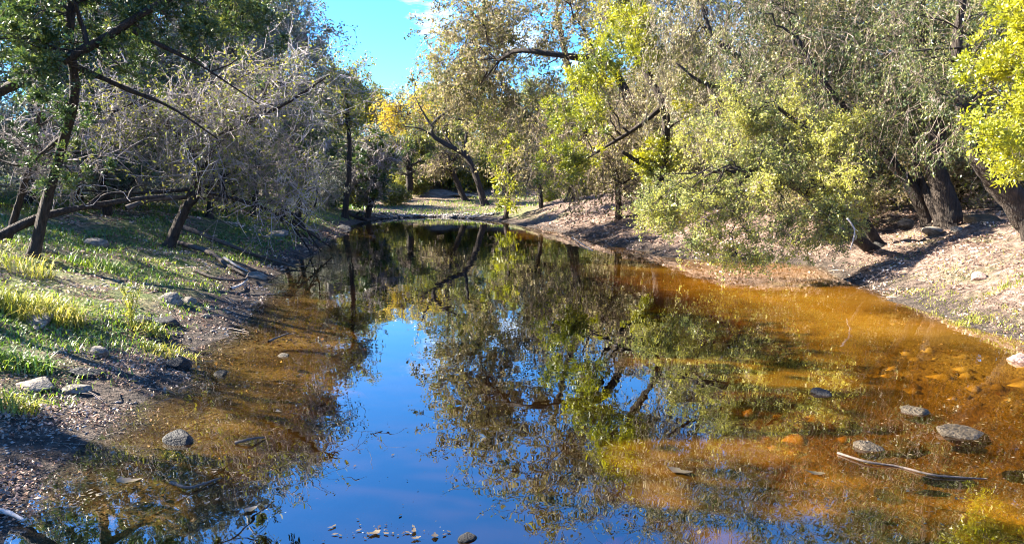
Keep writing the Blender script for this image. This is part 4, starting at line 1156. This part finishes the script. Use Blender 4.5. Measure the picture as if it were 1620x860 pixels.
# leaf litter lying on both banks
def d_lit(x, y, s):
    left = (x < 0)
    return np.where((s > -0.9) & (s < 7), np.where(left, 0.60, 0.9) * np.where(s < 0, 0.35, 1) * sstep(0.25, 0.6, vnoise(x * 2.1, y * 2.1, 60)), 0)
P, s, rg = scatter(300000, 4, 3.2, 34, 0, d_lit)
n = len(P)
P[:, 2] += 0.008 + 0.012 * rg.random(n)
A = np.stack([rg.normal(size=n), rg.normal(size=n), 0.35 * rg.normal(size=n)], 1)
L = np.clip(0.0036 * P[:, 1], 0.02, 0.10) * (0.7 + 0.8 * rg.random(n))
V, F = leaf_diamonds(P, A, L, L * 0.55, rg)
tag(link('leaf_litter', new_mesh('leaf_litter', V, [F], M['litter'], False)), 'dry fallen leaves covering the banks', 'litter', kind='stuff')

def d_tw(x, y, s):
    return np.where((s > -0.2) & (s < 6), 0.8, 0)
P, s, rg = scatter(5000, 12, 3.5, 34, 0, d_tw)
n = len(P)
a_ = rg.random(n) * 6.28
L = (0.03 + 0.17 * rg.random(n) ** 3) * np.clip(P[:, 1] / 7, .7, 2.5)
e = np.stack([np.cos(a_), np.sin(a_)], 1) * L[:, None]
Q = np.stack([P, P, P], 1)
Q[:, 0, :2] -= e; Q[:, 2, :2] += e
Q[:, 1, :2] += rg.normal(size=(n, 2)) * L[:, None] * .18
for k in range(3): Q[:, k, 2] = np.maximum(height(Q[:, k, 0], Q[:, k, 1]), -0.01) + 0.012 + 0.02 * rg.random(n)
V, F = tubes(Q, (np.clip(P[:, 1] * .0005, .002, .014) * (.6 + .8 * rg.random(n)))[:, None] * np.array([[1.0, .8, .4]]), 3)
tag(link('twig_litter', new_mesh('twig_litter', V, [F], M['twig_tan'])), 'dry fallen twigs strewn over both banks', 'litter', kind='stuff')

P, s, rg = scatter(90000, 14, 3.0, 9, -1, lambda x, y, s: np.where((s > -0.3) & (s < 2.6), 0.35 * sstep(.3, .7, vnoise(x * 2.6, y * 2.6, 66)), 0))
n = len(P); P[:, 2] = np.maximum(P[:, 2], -0.02) + 0.008 + 0.012 * rg.random(n)
L = 0.012 + 0.028 * rg.random(n) ** 1.5
V, F = leaf_diamonds(P, np.stack([rg.normal(size=n), rg.normal(size=n), .4 * rg.normal(size=n)], 1), L, L * .6, rg)
tag(link('leaf_litter', new_mesh('leaf_litter', V, [F], M['litter'], False)), 'small dry leaves over the dark near left mud', 'litter', kind='stuff')

# pebbles: flattened octahedra on the near left mud and the far gravel bar
def pebbles(P, S_, mat, label, rg):
    n = len(P)
    base = np.array([[1, 0, 0], [0, 1, 0], [-1, 0, 0], [0, -1, 0], [0, 0, .7], [0, 0, -.7]], float)
    base = base / 1.0
    a_ = rg.random(n) * 6.28
    ca, sa = np.cos(a_), np.sin(a_)
    sc3 = np.stack([S_ * (0.7 + .6 * rg.random(n)), S_ * (0.5 + .5 * rg.random(n)), S_ * (0.35 + .4 * rg.random(n))], 1)
    Vb = base[None] * sc3[:, None] * (0.8 + 0.4 * rg.random((n, 6, 1)))
    X = Vb[..., 0] * ca[:, None] - Vb[..., 1] * sa[:, None]; Y = Vb[..., 0] * sa[:, None] + Vb[..., 1] * ca[:, None]
    V = np.stack([X, Y, Vb[..., 2]], -1) + P[:, None]
    f = np.array([[0, 1, 4], [1, 2, 4], [2, 3, 4], [3, 0, 4], [1, 0, 5], [2, 1, 5], [3, 2, 5], [0, 3, 5]])
    F = (np.arange(n)[:, None, None] * 6 + f[None]).reshape(-1, 3)
    tag(link('gravel', new_mesh('gravel', V.reshape(-1, 3), [F], M[mat], True)), label, 'gravel', kind='stuff')
P, s, rg = scatter(60000, 6, 3.0, 10, -1, lambda x, y, s: np.where((s > -0.6) & (s < 3.0), 0.5 * sstep(.4, .7, vnoise(x * 1.5, y * 1.5, 40)), 0))
pebbles(P, np.clip(0.0023 * P[:, 1], .008, .03) * (0.5 + rg.random(len(P)) ** 2 * 1.6), 'pebble', 'small stones strewn over the near left mud', rg)
P, s, rg = scatter(60000, 7, 43, 56, 0, lambda x, y, s: np.where((s > -0.2) & (s < 1.3) & (np.abs(x) < 14), 0.9, 0))
P[:, 2] += 0.05
pebbles(P, 0.11 * (0.5 + rg.random(len(P))), 'pebble', 'pale gravel bar along the head of the pond', rg)

rg = np.random.default_rng(61)
x = rg.random(4000) * 6.5 - 0.2; y = 3.3 + rg.random(4000) * 6.5
s = shore_dist(x, y)
keep = (s < -0.15) & (x > 0.14 * y) & (rg.random(4000) < sstep(.45, .75, vnoise(x * 1.1, y * 1.1, 63)) * 0.30)
x, y = x[keep], y[keep]
P = np.stack([x, y, np.minimum(height(x, y) - .012, -0.07)], 1)
pebbles(P, 0.03 + 0.13 * rg.random(len(P)) ** 2, 'silt_stone', 'ochre stones lying on the bed of the right shallows', rg)
x = rg.random(9000) * 11 - 4.5; y = 3.2 + rg.random(9000) * 9
s = shore_dist(x, y)
keep = (s < -0.05) & (s > -2.8) & (rg.random(9000) < 0.8 * sstep(.35, .7, vnoise(x * 1.6, y * 1.6, 64)))
x, y = x[keep], y[keep]; n = len(x)
P = np.stack([x, y, np.minimum(height(x, y) + .015, -0.01)], 1)
L = 0.03 + 0.05 * rg.random(n)
V, F = leaf_diamonds(P, np.stack([rg.normal(size=n), rg.normal(size=n), .2 * rg.normal(size=n)], 1), L, L * .5, rg)
tag(link('leaf_bed', new_mesh('leaf_bed', V, [F], M['sunk'], False)), 'brown leaves lying on the bed of the shallows', 'leaves', kind='stuff')

# debris on the water
rg = np.random.default_rng(77)
pts = []
for (cx, cy, sx, sy, n) in [(1480, 690, 140, 60, 150), (610, 838, 90, 14, 30), (250, 770, 170, 40, 130), (420, 600, 120, 25, 60), (640, 720, 120, 90, 12), (1350, 790, 220, 50, 70), (120, 780, 80, 30, 90)]:
    for _ in range(n * 2):
        q = on_water(cx + rg.normal() * sx * .6, min(cy + rg.normal() * sy * .6, 855), 0.006)
        if shore_dist(q[0:1], q[1:2])[0] < -0.05: pts.append(q)
P = np.array(pts); n = len(P)
A = np.stack([rg.normal(size=n), rg.normal(size=n), 0.05 * rg.normal(size=n)], 1)
a_ = rg.random(n) * 6.28
L = 0.004 + 0.015 * rg.random(n) ** 2.5
ax = np.stack([np.cos(a_), np.sin(a_)], 1); sd = np.stack([-np.sin(a_), np.cos(a_)], 1)
z0 = np.full((n, 1), 0.006)
V = np.stack([np.hstack([P[:, :2] - ax * L[:, None], z0]), np.hstack([P[:, :2] + sd * L[:, None] * .5, z0 + .002]), np.hstack([P[:, :2] + ax * L[:, None], z0 + .003]), np.hstack([P[:, :2] - sd * L[:, None] * .5, z0])], 1).reshape(-1, 3)
tag(link('floating_debris', new_mesh('floating_debris', V, [np.arange(4 * n).reshape(-1, 4)], M['float_leaf'], False)), 'tiny leaf scraps floating on the pond', 'debris', kind='stuff')

def float_leaf(px, py, w, label, seed):
    rg = np.random.default_rng(seed)
    q = on_water(px, min(py, 858), 0.008)
    L = w * q[1] / FPX
    k = 9
    t = np.linspace(0, 1, k)
    wd_ = np.sin(pi * t ** 0.8) * 0.28 * L * (1 + 0.25 * rg.normal(size=k))
    x = (t - .5) * L
    curl = 0.10 * L * (2 * t - 1) ** 2
    V = np.concatenate([np.stack([x, -wd_, curl + .006 * L], 1), np.stack([x, wd_ * 0, curl], 1), np.stack([x, wd_, curl + .12 * wd_], 1)])
    F = np.array([[r_ * k + i, r_ * k + i + 1, (r_ + 1) * k + i + 1, (r_ + 1) * k + i] for r_ in range(2) for i in range(k - 1)])
    o = link('floating_leaf', new_mesh('floating_leaf', V, [F], M['float_leaf']), loc=q)
    o.rotation_euler = (0, 0, rg.random() * 6.28)
    tag(o, label, 'leaf', 'leaves floating on the pond')
for i, (x, y, w, lab) in enumerate([(592, 842, 24, 'pale pinkish leaf floating at the bottom, left of the bright leaf pair'), (655, 838, 16, 'yellow leaf floating at the bottom middle, upper of the pair'), (658, 850, 18, 'yellow leaf floating at the bottom middle, lower of the pair'),
                                   (688, 846, 18, 'pink leaf floating just left of the brown clod'), (396, 805, 26, 'tan leaf lying flat on dark water in the lower left'), (205, 760, 42, 'curled pale leaf by the amber patch in the lower left'),
                                   (1075, 745, 44, 'curved yellow blade leaf over the amber streak in the lower middle'), (1290, 748, 30, 'orange leaf sunk in the dark water below the long stick'), (440, 650, 16, 'small white leaf floating below the left tree reflection')]):
    float_leaf(x, y, w, lab, 400 + i)
